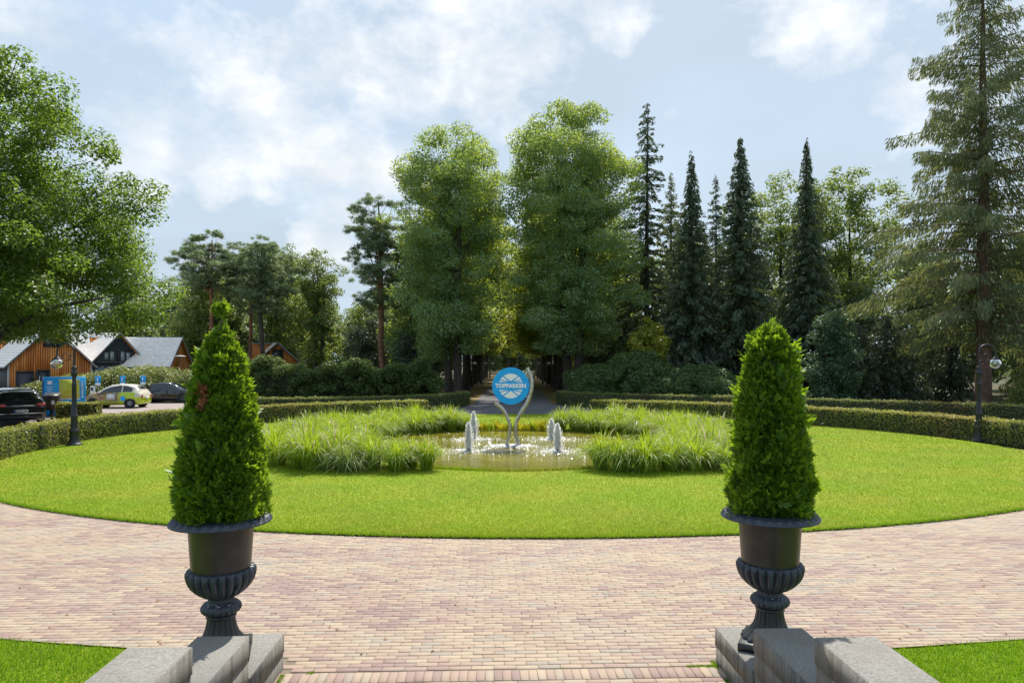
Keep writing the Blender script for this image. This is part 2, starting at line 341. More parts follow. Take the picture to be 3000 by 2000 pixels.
def mat_glass(name, tint, rough=.05, clear=.75):
    m, n = newmat(name)
    t = n('ShaderNodeBsdfTransparent', {'Color': (*tint, 1)}); g = n('ShaderNodeBsdfGlossy', {'Color': (.9, .9, .9, 1), 'Roughness': rough})
    fr = n('ShaderNodeFresnel', {'IOR': 1.45}).outputs[0]
    mx = n('ShaderNodeMixShader', {0: n.math('ADD', n.math('MULTIPLY', fr, .9), 1-clear-.1, True), 1: t, 2: g})
    n('ShaderNodeOutputMaterial', {'Surface': mx}); return m
M['globe'] = mat_glass('clear lamp globe', (.92, .94, .95), .05, .78)
M['car_glass'] = plain('tinted car glass', (.012, .016, .018), .04, var=.1, spec=.9)
M['pane'] = plain('window pane', (.05, .065, .075), .06, var=.2, spec=.9)
M['bulb'] = plain('frosted bulb', (.7, .68, .62), .4, var=.02)

def mat_wood():
    m, n = newmat('orange cedar boards'); tc = n('ShaderNodeTexCoord').outputs['Object']
    ri = n('ShaderNodeNewGeometry').outputs['Random Per Island']
    st = n.noise(n('ShaderNodeMapping', {'Vector': tc, 'Scale': (9, 9, .5)}).outputs[0], 1.0, 5).outputs['Fac']
    f = n.math('ADD', n.math('MULTIPLY', ri, .6), n.math('MULTIPLY', st, .4))
    col = n.ramp(f, [(.15, (.42, .13, .025)), (.5, (.58, .205, .04)), (.85, (.68, .29, .07))])
    p = n('ShaderNodeBsdfPrincipled', {'Base Color': col, 'Roughness': .6}); n('ShaderNodeOutputMaterial', {'Surface': p}); return m
M['cedar'] = mat_wood()
M['roof_tile'] = plain('pale grey roof tiles', (.78, .74, .70), .75, var=.14, scale=3)

def mat_wrap():          # printed car wrap: cream above, lime at the rear, woodland picture on the front half
    m, n = newmat('printed car wrap'); tc = n('ShaderNodeTexCoord').outputs['Object']
    s = n('ShaderNodeSeparateXYZ', {0: tc}); x, z = s.outputs['X'], s.outputs['Z']
    pic = n.ramp(n.noise(tc, 2.2, 3).outputs['Fac'], [(.36, (.22, .12, .03)), (.46, (.30, .26, .04)), (.53, (.30, .08, .05)), (.58, (.05, .06, .05)), (.66, (.34, .34, .06)), (.74, (.10, .20, .28))])
    low = n.mix(n.ramp(z, [(.30, 1.), (.55, 0.)]), pic, (.33, .40, .03))
    wob = n.math('ADD', x, n.math('MULTIPLY', n.noise(tc, 3, 2).outputs['Fac'], .5))
    c = n.mix(n.ramp(n.math('MULTIPLY', wob, .25), [(.37, 0.), (.42, 1.)]), (.46, .60, .015), low)
    c = n.mix(n.ramp(n.math('MULTIPLY', x, .25), [(.86, 0.), (.875, 1.)]), c, (.02, .33, .50))
    top = n.ramp(n.math('MULTIPLY', z, .5), [(.49, 0.), (.505, 1.)])
    hatch = n.math('MULTIPLY', n.ramp(n.math('MULTIPLY', x, .25), [(.085, 1.), (.10, 0.)]), n.ramp(z, [(.66, 0.), (.70, 1.)]))
    c = n.mix(n.math('MAXIMUM', top, hatch), c, (.66, .62, .52))
    p = n('ShaderNodeBsdfPrincipled', {'Base Color': c, 'Roughness': .3, 'Coat Weight': .6, 'Coat Roughness': .08}); n('ShaderNodeOutputMaterial', {'Surface': p}); return m
M['wrap'] = mat_wrap()
def mat_map():           # the printed map on the board
    m, n = newmat('printed park map'); tc = n('ShaderNodeTexCoord').outputs['Object']
    f = n.noise(tc, 5.5, 5, .7).outputs['Fac']
    c = n.ramp(f, [(.3, (.30, .48, .03)), (.45, (.55, .58, .04)), (.55, (.62, .62, .10)), (.62, (.62, .42, .18)), (.7, (.58, .62, .12))])
    p = n('ShaderNodeBsdfPrincipled', {'Base Color': c, 'Roughness': .4}); n('ShaderNodeOutputMaterial', {'Surface': p}); return m
M['map'] = mat_map()

# ------------------------------------------------------------------ the ground
def sheet(name, pts, z, mat, edge=None, zb=None):
    g = G()
    p = np.asarray(pts, dtype=float); c = p.mean(0); m = len(p)
    V = np.vstack([np.c_[p, np.full(m, z)], [[c[0], c[1], z]]]); g.add(V, [[k, (k+1) % m, m] for k in range(m)])
    o = g.build(name, mat); tag(o, kind='structure')
    if edge:
        e = G(); e.add(np.vstack([np.c_[p, np.full(m, zb)], np.c_[p, np.full(m, z-.001)]]), [[k, (k+1) % m, m+(k+1) % m, m+k] for k in range(m)])
        e.build('turf_edge', edge, o)
    return o
CX, CYL = 0.35, 22.0                     # middle of the oval lawn
def oval(a, bf, bb, n=160, t0=0, t1=2*math.pi, cx=CX, cy_=CYL, end=False):
    t = np.linspace(t0, t1, n, endpoint=end)
    return np.c_[cx+a*np.cos(t), cy_+np.where(np.sin(t) < 0, bf, bb)*np.sin(t)]
big = [(-900, -40), (900, -40), (900, 1400), (-900, 1400)]
tag(sheet('terrain', big, -.06, M['terrain']), 'dark woodland floor under the trees')
tag(sheet('ring_road', oval(21.5, 16.2, 20.6), -.040, M['asphalt']), 'grey drive circling the oval lawn')
tag(sheet('parking_lot', [(-75, 24), (-19, 28), (-19.5, 40), (-18, 48.5), (-75, 60)], -.034, M['parking']), 'pale pinkish parking area beside the cottages')
g = G()
av = [(-2.6, 40.5), (2.8, 40.5), (2.7, 190), (-2.7, 190)]
mouth = [(-8.5, 38), (8.5, 38), (5.4, 42.5), (2.75, 47), (-2.65, 47), (-5.2, 42.5)]
tag(sheet('avenue_road', av, -.030, M['asphalt']), 'grey avenue running away between two rows of trees')
tag(sheet('avenue_mouth', mouth, -.0325, M['asphalt']), 'flared mouth of the avenue at the ring drive')
for sx, nm in ((-1, 'left'), (1, 'right')):
    p = [(sx*2.6, 41), (sx*7.5, 43), (sx*8.5, 190), (sx*2.6, 190)]
    tag(sheet('verge', p if sx > 0 else p[::-1], -.036, M['verge']), f'leaf strewn verge along the {nm} side of the avenue')
lawn_out = oval(15.9, 11.15, 14.8, 220)
lawn = sheet('lawn', lawn_out, .030, M['lawn'], M['edge_soil'], -.02); tag(lawn, 'mown oval lawn around the pond')

# stone-flagged steps are turned a little against the lens
ST = math.radians(2.1); cS, sS = math.cos(ST), math.sin(ST)
def stair(x, y): return (x*cS-y*sS+.14, x*sS+y*cS)
def outer_y(x): return CYL-15.62*np.sqrt(np.maximum(0, 1-((x-.0)/20.6)**2))       # outer edge of the brick drive

# brick forecourt: bed, 300 nearest bricks as parts, the rest joined
bed = sheet('forecourt_pavement', [(-17, 5.0), (17, 5.0), (17, 17), (-17, 17)], -.0075, M['sand']); tag(bed, 'forecourt of mixed cream pink and mauve clay bricks')
r = rng(3)
BL, BW, JT = .205, .0785, .0045
def brick_mesh(n_, L, W, seed):
    """unit chamfered brick vertices / faces"""
    x, y, b = L/2, W/2, .004
    def ring(i, z): return [[-x+i, -y+i, z], [x-i, -y+i, z], [x-i, y-i, z], [-x+i, y-i, z]]
    V = np.array(ring(0, -.03)+ring(0, -.004)+ring(b, 0.)); F = [[8, 9, 10, 11]]
    for o in (0, 4):
        for k in range(4): j = (k+1) % 4; F.append([o+k, o+j, o+4+j, o+4+k])
    return V, np.array(F)
rows = []
yy = np.arange(5.35, 15.2, BW)
for i, y in enumerate(yy):
    off = (i % 2)*BL/2 + r.normal(0, .012)
    xs = np.arange(-13.5, 13.5, BL)+off
    rows.append(np.c_[xs, np.full(len(xs), y), np.zeros(len(xs)), np.full(len(xs), i)])
B = np.vstack(rows)
wx = B[:, 0]*cS-B[:, 1]*sS+.14; wy = B[:, 0]*sS+B[:, 1]*cS
inside_lawn = ((wx-CX)/15.8)**2+((wy-CYL)/11.0)**2 < 1
passage = (np.abs(B[:, 0]) < 2.02) & (wy > 5.3)
soldier = (np.abs(B[:, 1]-6.13) < .140) & passage
keep = ~inside_lawn & ((wy > outer_y(wx)-.0) | passage) & ~soldier & (np.abs(wx) < wy*.80+.5)
B = B[keep]
sb = np.array([[x, 6.13, 1, 0] for x in np.arange(-2.0, 2.02, BW)])
B = np.vstack([B, sb])
px_, py_ = B[:, 0]*cS-B[:, 1]*sS+.14, B[:, 0]*sS+B[:, 1]*cS
# tones: random, gathered in loose patches
def patch(x, y, s, k):
    q = rng(k); out = np.zeros(len(x))
    for _ in range(14):
        a, f, p = q.uniform(0, 6.28), q.uniform(.4, 1.6)*s, q.uniform(0, 6.28)
        out += np.sin((x*np.cos(a)*.55+y*np.sin(a)*1.7)*f+p)
    return out/3.7
tone = .45+.16*patch(px_, py_, 2.2, 5)+.12*patch(px_, py_, 6, 6)+r.normal(0, .21, len(B))
tone = np.clip(tone, 0, 1); sw = r.random(len(B)) < .05; tone[sw] = r.uniform(.88, 1, sw.sum())
zt = r.normal(0, .0012, len(B)); ang = ST+r.normal(0, .008, len(B))+np.where(B[:, 2] == 1, math.pi/2, 0)
jl = r.normal(0, .003, len(B))
vis = (np.abs(px_) < py_*.75) & (py_ > 5.99)
near = np.where(vis & (np.abs(B[:, 0]) < 1.98))[0]; near = near[np.argsort(py_[near])][:300]
V0, F0 = brick_mesh(0, BL-JT, BW-JT, 0)
variants = []
for k in range(20):
    o = mesh_obj('brick', V0+np.random.default_rng(k).normal(0, .0006, V0.shape), [F0], M['brick'], tone=np.full(len(F0), (k+.5)/20)); variants.append(o.data); bpy.data.objects.remove(o)
for j in near:
    o = bpy.data.objects.new('brick', variants[min(19, int(tone[j]*20))]); COL.objects.link(o); o.parent = bed
    o.location = (px_[j], py_[j], zt[j]); o.rotation_euler = (0, 0, ang[j])
rest = np.setdiff1d(np.arange(len(B)), near); m = len(rest)
ca, sa = np.cos(ang[rest])[:, None], np.sin(ang[rest])[:, None]
tl = r.normal(0, .006, (m, 2))
Vr = np.stack([V0[None, :, 0]*ca-V0[None, :, 1]*sa+(px_[rest]+jl[rest])[:, None], V0[None, :, 0]*sa+V0[None, :, 1]*ca+py_[rest][:, None],
               V0[None, :, 2]+zt[rest][:, None]+V0[None, :, 0]*tl[:, :1]+V0[None, :, 1]*tl[:, 1:]], -1).reshape(-1, 3)
Fr = (F0[None]+(np.arange(m)*len(V0))[:, None, None]).reshape(-1, 4)
bo = mesh_obj('brick_paving', Vr, [Fr], M['brick'], bed, tone=np.repeat(tone[rest], len(F0))); tag(bo, kind='stuff')
# edging course of headers along the two front lawns
# front lawns either side of the steps
def front_lawn(sx):
    xs = np.linspace(2.35, 11, 40)*sx
    top = [(x+.0, float(outer_y(np.array(x)))-.0) for x in xs]
    pts = top+[(11*sx, 2.0), (2.35*sx, 2.0)]
    return pts if sx < 0 else pts[::-1]
fl = []
for sx, nm in ((-1, 'left'), (1, 'right')):
    pts = front_lawn(sx)
    fl.append(tag(sheet('front_lawn', pts, .012, M['lawn'], M['edge_soil'], -.02), f'patch of lawn beside the {nm} stair wall'))

def blades(name, P, Lm, Wm, mat, seed, lean=.5, parent=None):
    q = rng(seed); n_ = len(P)
    az = q.uniform(0, 2*np.pi, n_); L = Lm*q.uniform(.6, 1.3, n_); ln = q.uniform(.1, 1, n_)*lean
    D = np.stack([np.cos(az)*ln, np.sin(az)*ln, np.ones(n_)], -1); D = unit(D)*L[:, None]
    a2 = q.uniform(0, 2*np.pi, n_); S = np.stack([np.cos(a2), np.sin(a2), np.zeros(n_)], -1)*(Wm*q.uniform(.7, 1.3, n_)/2)[:, None]
    V = np.stack([P-S, P+S, P+D], 1).reshape(-1, 3); F = np.arange(3*n_).reshape(-1, 3)
    return tag(mesh_obj(name, V, [F], mat, parent), kind='stuff')
def in_lawn(x, y, m=0.0): return ((x-CX)/(15.9-m))**2+((y-CYL)/np.where(y < CYL, 11.15-m, 14.8-m))**2 < 1
POND = (0.02, 22.75, 5.0, 5.25)
def in_pond(x, y, m=0.0): return ((x-POND[0])/(POND[2]+m))**2+((y-POND[1])/(POND[3]+m))**2 < 1
q = rng(11)
y = 10.7+26.5*q.random(520000)**2.1; x = q.uniform(-1, 1, len(y))*(y*.77+.3); k = in_lawn(x, y, .0) & ~in_pond(x, y, .15)
P = np.c_[x, y, np.full(len(x), .028)][k]
tag(blades('lawn_grass', P, .030+.0008*(P[:, 1]-10), .0075+.0009*(P[:, 1]-10), M['blade'], 12, .9), 'short mown grass of the oval lawn', 'grass')
# ragged fringe on the cut edge
t = q.uniform(math.pi*1.18, math.pi*1.82, 16000); e = np.c_[CX+15.9*np.cos(t), CYL+11.15*np.sin(t), np.full(len(t), .02)]; e[:, :2] += q.normal(0, .022, (len(t), 2))
tag(blades('lawn_edge_grass', e, .05, .010, M['blade_near'], 14, 1.1), 'ragged grass along the front edge of the oval lawn', 'grass')
for sx, nm in ((-1, 'left'), (1, 'right')):
    x = sx*q.uniform(2.4, 6.2, 52000); y = q.uniform(4.7, 7.35, len(x)); k = y < outer_y(x)-.0
    tag(blades('front_grass', np.c_[x, y, np.full(len(x), .010)][k], .055, .0065, M['blade_near'], 20+sx, .9), f'grass blades on the {nm} front lawn', 'grass')

# ------------------------------------------------------------------ steps and stone cheek walls
steps = thing('stone_steps', 'grey stone steps rising between the two cheek walls', 'steps'); steps.rotation_euler = (0, 0, ST); steps.location = (.14, 0, 0)
for k in range(6):
    G().cbox((0, 5.45-k*.5-.28, .085+k*.17), (3.96, .56, .17), .012).build('step', M['stone'], steps)
for sx, nm in ((-1, 'left'), (1, 'right')):
    w = thing('cheek_wall', f'stepped grey stone wall on the {nm} of the steps, under an urn', 'wall', group='stair walls'); w.rotation_euler = (0, 0, ST); w.location = (.14, 0, 0)
    # (far y, near y, top, outer |x|)
    for fy, ny, top, wd in ((6.34, 5.44, .325, .74), (5.425, 4.405, .665, .405), (4.39, 2.85, 1.01, .405), (2.83, 1.9, 1.35, .405)):
        for z0, z1, ins in ((top-.175, top, 0.0), (-.1 if top < .4 else top-.36, top-.179, .006)):
            G().cbox((sx*(2.0+wd/2), (fy+ny)/2-ins, (z0+z1)/2), (wd-2*ins, fy-ny-ins, z1-z0), .008 if ins == 0 else .003).build('stone_block', M['stone'], w)
        if top > .4: G().box((sx*(2.0+wd/2), (fy+ny)/2-.01, (top-.36)/2-.07), (wd-.02, fy-ny-.02, top-.36+.14-.01)).build('stone_block', M['stone'], w)

def leaf_quads(q, P, nrm, L, W, droop=0.0, axis=None):
    n_ = len(P)
    if axis is None: axis = np.cross(nrm, q.normal(size=(n_, 3)))
    axis = unit(axis); axis = unit(axis+np.array([0, 0, -droop])); side = unit(np.cross(nrm, axis)); nr = np.cross(axis, side)
    l = (L*q.uniform(.7, 1.3, n_))[:, None]; w = (W*q.uniform(.7, 1.3, n_))[:, None]
    b = P-axis*l*.5
    V = np.stack([b, b+axis*l*.5+side*w*.5+nr*w*.18, b+axis*l, b+axis*l*.5-side*w*.5+nr*w*.18], 1).reshape(-1, 3)
    return V, np.arange(4*n_).reshape(-1, 4)

# ------------------------------------------------------------------ urns
def make_urn(label, loc, rz):
    u = thing('garden_urn', label, 'urn', loc, rz, 'cast iron urns on the stair walls')
    G().cbox((0, 0, .035), (.47, .47, .07), .012).build('base_plate', M['iron'], u)
    def flute(k, d, z0=None):
        def f(r, z, a, i): return r*(1-d*np.abs(np.sin(a*k/2))**.7*0+d*(np.abs(np.cos(a*k/2))-.6)), z
        return f
    G().lathe([(.235, .07), (.235, .083), (.215, .097), (.175, .133), (.142, .178), (.122, .232), (.112, .285), (.108, .322)], 144, flute(18, .10)).build('foot', M['iron'], u, True)
    G().lathe([(.10, .318), (.122, .325), (.122, .345), (.105, .352)], 48).build('foot_collar', M['iron'], u, True)
    def rope(r, z, a, i): return r*(1+.035*np.sin(a*22+i*.5)), z
    G().lathe([(.10, .347), (.125, .357), (.150, .372), (.162, .397), (.155, .422), (.135, .442), (.112, .454), (.10, .47), (.105, .50)], 132, rope).build('knop', M['iron_blue'], u, True)
    prof = [(.10, .485), (.125, .498), (.165, .519), (.21, .553), (.248, .595), (.272, .638), (.284, .682), (.283, .714), (.27, .734), (.25, .742), (.235, .739)]
    def gad(r, z, a, i):
        w = np.clip(np.sin(np.pi*i/10.), 0, 1)**.5
        return r*(1-.13*w*(1-np.abs(np.sin(a*12))**.8)), z
    G().lathe(prof, 288, gad).build('gadrooned_bowl', M['iron_blue'], u, True)
    G().lathe([(.236, .70), (.240, .75), (.247, .86), (.254, .97), (.261, 1.08), (.268, 1.165)], 72).build('body', M['iron_brown'], u, True)
    def egg(r, z, a, i):
        s = i/23.; w = np.clip(np.minimum((s-.22)/.14, (.74-s)/.08), 0, 1); ph = (a*30/(2*np.pi)) % 1.0
        e = ((ph-.5)/.36)**2+((s-.50)/.20)**2; ring = np.exp(-((e-1)/.28)**2); egg_ = np.clip(1-e*1.6, 0, 1)**.5
        h_ = .011*w*(egg_+.55*ring-.35)
        return r+h_*.35, z+h_
    key = np.array([(.270, 1.165), (.284, 1.178), (.317, 1.186), (.350, 1.181), (.378, 1.168), (.402, 1.150), (.413, 1.135), (.410, 1.122), (.388, 1.130), (.312, 1.150), (.262, 1.135)])
    tk = np.array([0, .07, .17, .30, .46, .64, .74, .80, .86, .93, 1.]); ts = np.linspace(0, 1, 24)
    rim = np.c_[np.interp(ts, tk, key[:, 0]), np.interp(ts, tk, key[:, 1])]
    G().lathe(rim, 600, egg).build('rim', M['iron_blue'], u, True)
    G().lathe([(.269, 1.166), (.258, 1.15), (.255, 1.11), (.0, 1.125)], 48).build('soil', M['soil'], u, True)
    return u
URN_L, URN_R = (-2.47, 5.80), (2.255, 5.97)
make_urn('black cast iron urn on the left stair wall, holding the conifer with the topknot', (*URN_L, .326), .3)
make_urn('black cast iron urn on the right stair wall, holding the round-topped conifer', (*URN_R, .326), 1.1)
q = rng(33)
for loc, nm, k_ in ((URN_L, 'left', 22), (URN_R, 'right', 9)):
    a = -math.pi/2+q.normal(0, .45, k_); rr = .115+.03*q.random(k_); z = .326+.455-.018*(rr-.115)/.03+.006
    P = np.c_[loc[0]+rr*np.cos(a), loc[1]+rr*np.sin(a), z]; s_ = q.uniform(.005, .014, k_)[:, None]
    V = np.stack([P+s_*q.normal(0, .7, (k_, 3))*np.array([1, 1, .25])+np.array([0, 0, .004]) for _ in range(4)], 1); c_ = V.mean(1, keepdims=True); an = np.argsort(np.arctan2(V[..., 1]-c_[..., 1], V[..., 0]-c_[..., 0]), 1); V = np.take_along_axis(V, an[..., None], 1)
    tag(mesh_obj('bird_droppings', V.reshape(-1, 3), [np.arange(4*k_).reshape(-1, 4)], M['sign_white']), f'white flecks on the collar of the {nm} urn', 'droppings', kind='stuff')
mo = []
for _ in range(5200):
    s = q.choice([-1, 1]); c = q.random()
    if c < .55: x_, y_ = s*(1.985-abs(q.normal(0, .018))), q.uniform(5.5, 6.36)
    elif c < .8: x_, y_ = s*q.uniform(1.7, 2.0), 6.24+q.normal(0, .012)
    else: x_, y_ = s*(2.0+.74*q.random()), 6.345+abs(q.normal(0, .012))
    w_ = stair(x_, y_)
    if math.sin(x_*9.1)*math.sin(y_*13.7) > -.15: mo.append((w_[0], w_[1], -.004))
def thuja(name, label, loc, prof, seed, nl, tips=(), dead=None, knob=None):
    """prof: list of (z, radius) of the clipped cone"""
    q = rng(seed); pz = np.array([p[0] for p in prof]); pr = np.array([p[1] for p in prof])
    root = thing(name, label, 'conifer', loc, 0, 'clipped conifers in the urns')
    G().tube([(0, 0, -.1), (.01, 0, pz[-1]*.5), (0, .01, pz[-1]*.93)], [.03, .022, .008], 6).build('stem', M['bark'], root)
    zc = np.linspace(pz[0]+.06, pz[-1]-.14, 14)
    G().lathe([(0.0, zc[0]-.02)]+[(max(.01, np.interp(z, pz, pr)*.82), z) for z in zc]+[(.0, zc[-1]+.03)], 20).build('shade_core', M['inner'], root, True)  # solid dark core, painted as shade between the sprays
    # lumps of sprays on the cone
    zl = np.interp(q.random(nl), np.linspace(0, 1, 60), np.interp(np.linspace(0, 1, 60), np.cumsum(np.interp(np.linspace(pz[0], pz[-1], 60), pz, pr)+.06)/np.sum(np.interp(np.linspace(pz[0], pz[-1], 60), pz, pr)+.06), np.linspace(pz[0], pz[-1], 60)))
    az = q.uniform(0, 2*np.pi, nl); rl = np.interp(zl, pz, pr)*q.uniform(.74, 1.04, nl)
    lr = q.uniform(.05, .105, nl)*np.clip(rl/.22+.35, .40, 1.1)
    rl = np.maximum(rl-lr*.55, 0)
    C = np.stack([rl*np.cos(az), rl*np.sin(az), zl], -1)
    if knob:
        kz, kr, kn = knob; du = unit(q.normal(size=(kn, 3)))*kr; C = np.vstack([C, du+np.array([.0, 0, kz])]); az = np.r_[az, np.arctan2(du[:, 1], du[:, 0])]; rl = np.r_[rl, np.full(kn, .03)]; lr = np.r_[lr, np.full(kn, .028)]; nl += kn
        G().tube([(0, 0, pz[-1]-.1), (0, 0, kz)], [.012, .006], 6).build('topknot_stem', M['bark'], root)
    per = np.maximum(12, (lr/.07)**2*40).astype(int)
    ci = np.repeat(np.arange(nl), per); m = len(ci)
    u = unit(q.normal(size=(m, 3))); rad = np.stack([np.cos(az[ci]), np.sin(az[ci]), np.zeros(m)], -1)
    u = unit(u+rad*.55+np.array([0, 0, .25])); base = C[ci]+u*(lr[ci]*q.uniform(.55, 1.0, m))[:, None]
    # each spray: a flat fan of seven scale-leaf fingers pointing up and outwards
    ax = unit(u*.55+rad*.35+np.array([0, 0, .65])+q.normal(0, .35, (m, 3)))
    pl = unit(np.cross(ax, q.normal(size=(m, 3)))); nr = np.cross(ax, pl)
    sz = q.uniform(.032, .058, m)*np.clip(.55+rl[ci]*4, .6, 1.0)
    stray = q.random(m) < .025; base[stray] += (u*.03)[stray]; sz[stray] *= 1.5
    Vs, keepi = [], []
    fan = [(-.95, .0, .72), (-.55, .12, .85), (-.22, .3, .95), (.0, .45, 1.0), (.25, .32, .92), (.58, .15, .82), (.98, .02, .7)]
    for a, o, l in fan:
        ang = a*1.05+q.normal(0, .12, m); d = ax*np.cos(ang)[:, None]+pl*np.sin(ang)[:, None]
        b0 = base+ax*(sz*o)[:, None]; L = sz*l; d2 = unit(d+nr*q.normal(0, .2, (m, 1)))
        side = np.cross(d2, nr); w = (sz*.17)[:, None]
        Vs.append(np.stack([b0, b0+d2*(L*.55)[:, None]+side*w, b0+d2*L[:, None], b0+d2*(L*.55)[:, None]-side*w], 1))
    V = np.stack(Vs, 1)                                   # m, 7, 4, 3
    ok_ = V.reshape(m, -1, 3)[:, :, 2].min(1) > .0; V = V[ok_]; base = base[ok_]; m = len(base); isdead = np.zeros(m, bool)
    if dead is not None:
        dz0, dz1, daz, dw = dead; a = (np.arctan2(base[:, 1], base[:, 0])-daz+np.pi) % (2*np.pi)-np.pi
        isdead = (base[:, 2] > dz0) & (base[:, 2] < dz1) & (np.abs(a) < dw)
        Vd = V[isdead].reshape(-1, 3); tag(mesh_obj('dead_foliage', Vd, [np.arange(len(Vd)).reshape(-1, 4)], M['thuja_dead'], root), 'dry brown patch in the foliage')
    Vg = V[~isdead].reshape(-1, 3)
    mesh_obj('foliage', Vg, [np.arange(len(Vg)).reshape(-1, 4)], M['thuja'], root)
    if tips:
        g = G()
        for dx, dy, h in tips: g.tube([(0, 0, pz[-1]-.12), (dx*.5, dy*.5, pz[-1]-.12+h*.55), (dx, dy, pz[-1]-.12+h)], [.006, .005, .002], 5)
        g.build('leader_shoots', M['thuja'], root)
    return root
thuja('potted_thuja', 'tall clipped cone conifer with a topknot and a brown dead patch, in the left urn', (*URN_L, 1.445),
      [(.02, .285), (.12, .325), (.30, .325), (.60, .282), (.95, .228), (1.25, .178), (1.42, .13), (1.54, .078), (1.62, .036), (1.68, .012), (1.72, .004)], 31, 480, dead=(.95, 1.14, -1.80, .15), knob=(1.795, .034, 26))
thuja('potted_thuja', 'shorter round-topped clipped conifer in the right urn', (*URN_R, 1.445),
      [(.02, .28), (.12, .312), (.30, .312), (.60, .275), (.95, .238), (1.22, .20), (1.38, .17), (1.50, .14), (1.58, .10), (1.64, .05)], 32, 450,
      tips=((-.05, .0, .22), (.01, .02, .27), (.04, -.02, .20), (-.02, .03, .19)))

tag(blades('moss', np.array(mo), .018, .007, M['blade_near'], 34, 1.2), 'moss and small weeds in the joints at the foot of the stair walls', 'moss', kind=None)
q = rng(35); k_ = 130; y_ = q.uniform(6.1, 13, k_); x_ = q.uniform(-1, 1, k_)*y_*.74; kk = ~in_lawn(x_, y_, -.1) & (y_ > outer_y(x_)+.1)
V, F = leaf_quads(q, np.c_[x_, y_, np.full(k_, .006)][kk], unit(q.normal(0, .2, (kk.sum(), 3))+np.array([0, 0, 1.])), .045, .025); tag(mesh_obj('fallen_leaves', V, [F], M['thuja_dead']), 'a few dry leaves scattered on the bricks', 'leaves', kind='stuff')

# ------------------------------------------------------------------ hedges
def resample(P, step):
    P = np.asarray(P, dtype=float); s = np.r_[0, np.cumsum(np.linalg.norm(np.diff(P, axis=0), axis=1))]
    k = np.linspace(0, s[-1], max(2, int(s[-1]/step)+1)); return np.c_[np.interp(k, s, P[:, 0]), np.interp(k, s, P[:, 1])], s[-1]
def smooth_path(P, it=3):
    P = np.asarray(P, dtype=float)
    for _ in range(it):
        Q = P[:-1]*.75+P[1:]*.25; R_ = P[:-1]*.25+P[1:]*.75
        P = np.vstack([P[:1], np.stack([Q, R_], 1).reshape(-1, 2), P[-1:]])
    return P
def hedge(name, label, path, w, h, mat, seed, dens=520, L=.065, W=.042, group=None, smooth=3):
    q = rng(seed); P, tot = resample(smooth_path(path, smooth) if smooth else path, .25); o0 = P.mean(0)
    root = thing(name, label, 'hedge', (o0[0], o0[1], 0), 0, group); P = P-o0
    T = unit(np.gradient(P, axis=0)); Nn = np.c_[-T[:, 1], T[:, 0]]
    m = len(P); i_ = .045
    A, Bq = P+Nn*(w/2-i_), P-Nn*(w/2-i_)
    V = np.vstack([np.c_[A, np.zeros(m)], np.c_[A, np.full(m, h-i_)], np.c_[Bq, np.full(m, h-i_)], np.c_[Bq, np.zeros(m)]])
    F = [[k*m+j, k*m+j+1, (k+1)*m+j+1, (k+1)*m+j] for k in range(3) for j in range(m-1)]+[[0, m, 2*m, 3*m], [m-1, 2*m-1, 3*m-1, 4*m-1]]
    mesh_obj('shade_core', V, [np.array(F)], M['inner'], root)  # solid core coloured as the shade inside the hedge
    per = 2*h+w; n_ = int(tot*per*dens); s = q.random(n_)*(m-1); k = s.astype(int); f = (s-k)[:, None]
    p = P[k]*(1-f)+P[np.minimum(k+1, m-1)]*f; nn = Nn[k]
    c = q.random(n_)*per; lump = .03*np.sin(s*.9+np.sin(s*.37)*2)+.02*np.sin(s*2.3+1)
    z = np.where(c < h, c, np.where(c < h+w, h, c-h-w)); off = np.where(c < h, w/2, np.where(c < h+w, w/2-(c-h), -w/2))
    nrm = np.where((c < h)[:, None], np.c_[nn, np.zeros(n_)], np.where((c < h+w)[:, None], np.array([0, 0, 1.]), np.c_[-nn, np.zeros(n_)]))
    pos = np.c_[p+nn*off[:, None], z]+nrm*(q.normal(-.008, .024, n_)+lump*.7)[:, None]+q.normal(0, .02, (n_, 3))
    # end faces
    ne = int(w*h*dens)
    for e, sg in ((0, -1), (m-1, 1)):
        pe = np.c_[P[e]+Nn[e]*(q.uniform(-.5, .5, ne)*w)[:, None]+T[e]*sg*.0, q.random(ne)*h]; pos = np.vstack([pos, pe+np.r_[T[e]*sg, 0]*q.normal(0, .02, (ne, 1))])
        nrm = np.vstack([nrm, np.tile(np.r_[T[e]*sg, 0], (ne, 1))])
    pos[:, 2] = np.maximum(pos[:, 2], .02)
    V, F = leaf_quads(q, pos, unit(nrm+q.normal(0, .55, pos.shape)), L, W)
    mesh_obj('foliage', V, [F], mat, root); return root
hl = [(-13.2, 14.6), (-14.55, 18.9), (-15.25, 23.0), (-15.15, 26.0), (-13.9, 28.6), (-11.8, 31.2), (-8.4, 34.0), (-4.35, 36.1)]
hr = [(15.6, 15.5), (16.6, 19.5), (16.85, 22.5), (16.2, 26.0), (13.7, 30.1), (10.2, 33.2), (7.4, 35.0), (4.1, 36.4)]
hl = [(x-.36, y_) if y_ < 27 else (x-.25, y_+.28) for x, y_ in hl]; hr = [(x+.36, y_) if y_ < 27 else (x+.22, y_+.28) for x, y_ in hr]
hedge('clipped_hedge', 'low clipped hedge with browned leaves curving round the left of the lawn', hl, .75, .80, M['hedge'], 41, 620, group='low hedges of the round lawn')
hedge('clipped_hedge', 'low clipped hedge curving round the right of the lawn behind the lamp', hr, .75, .80, M['hedge'], 42, 620, group='low hedges of the round lawn')
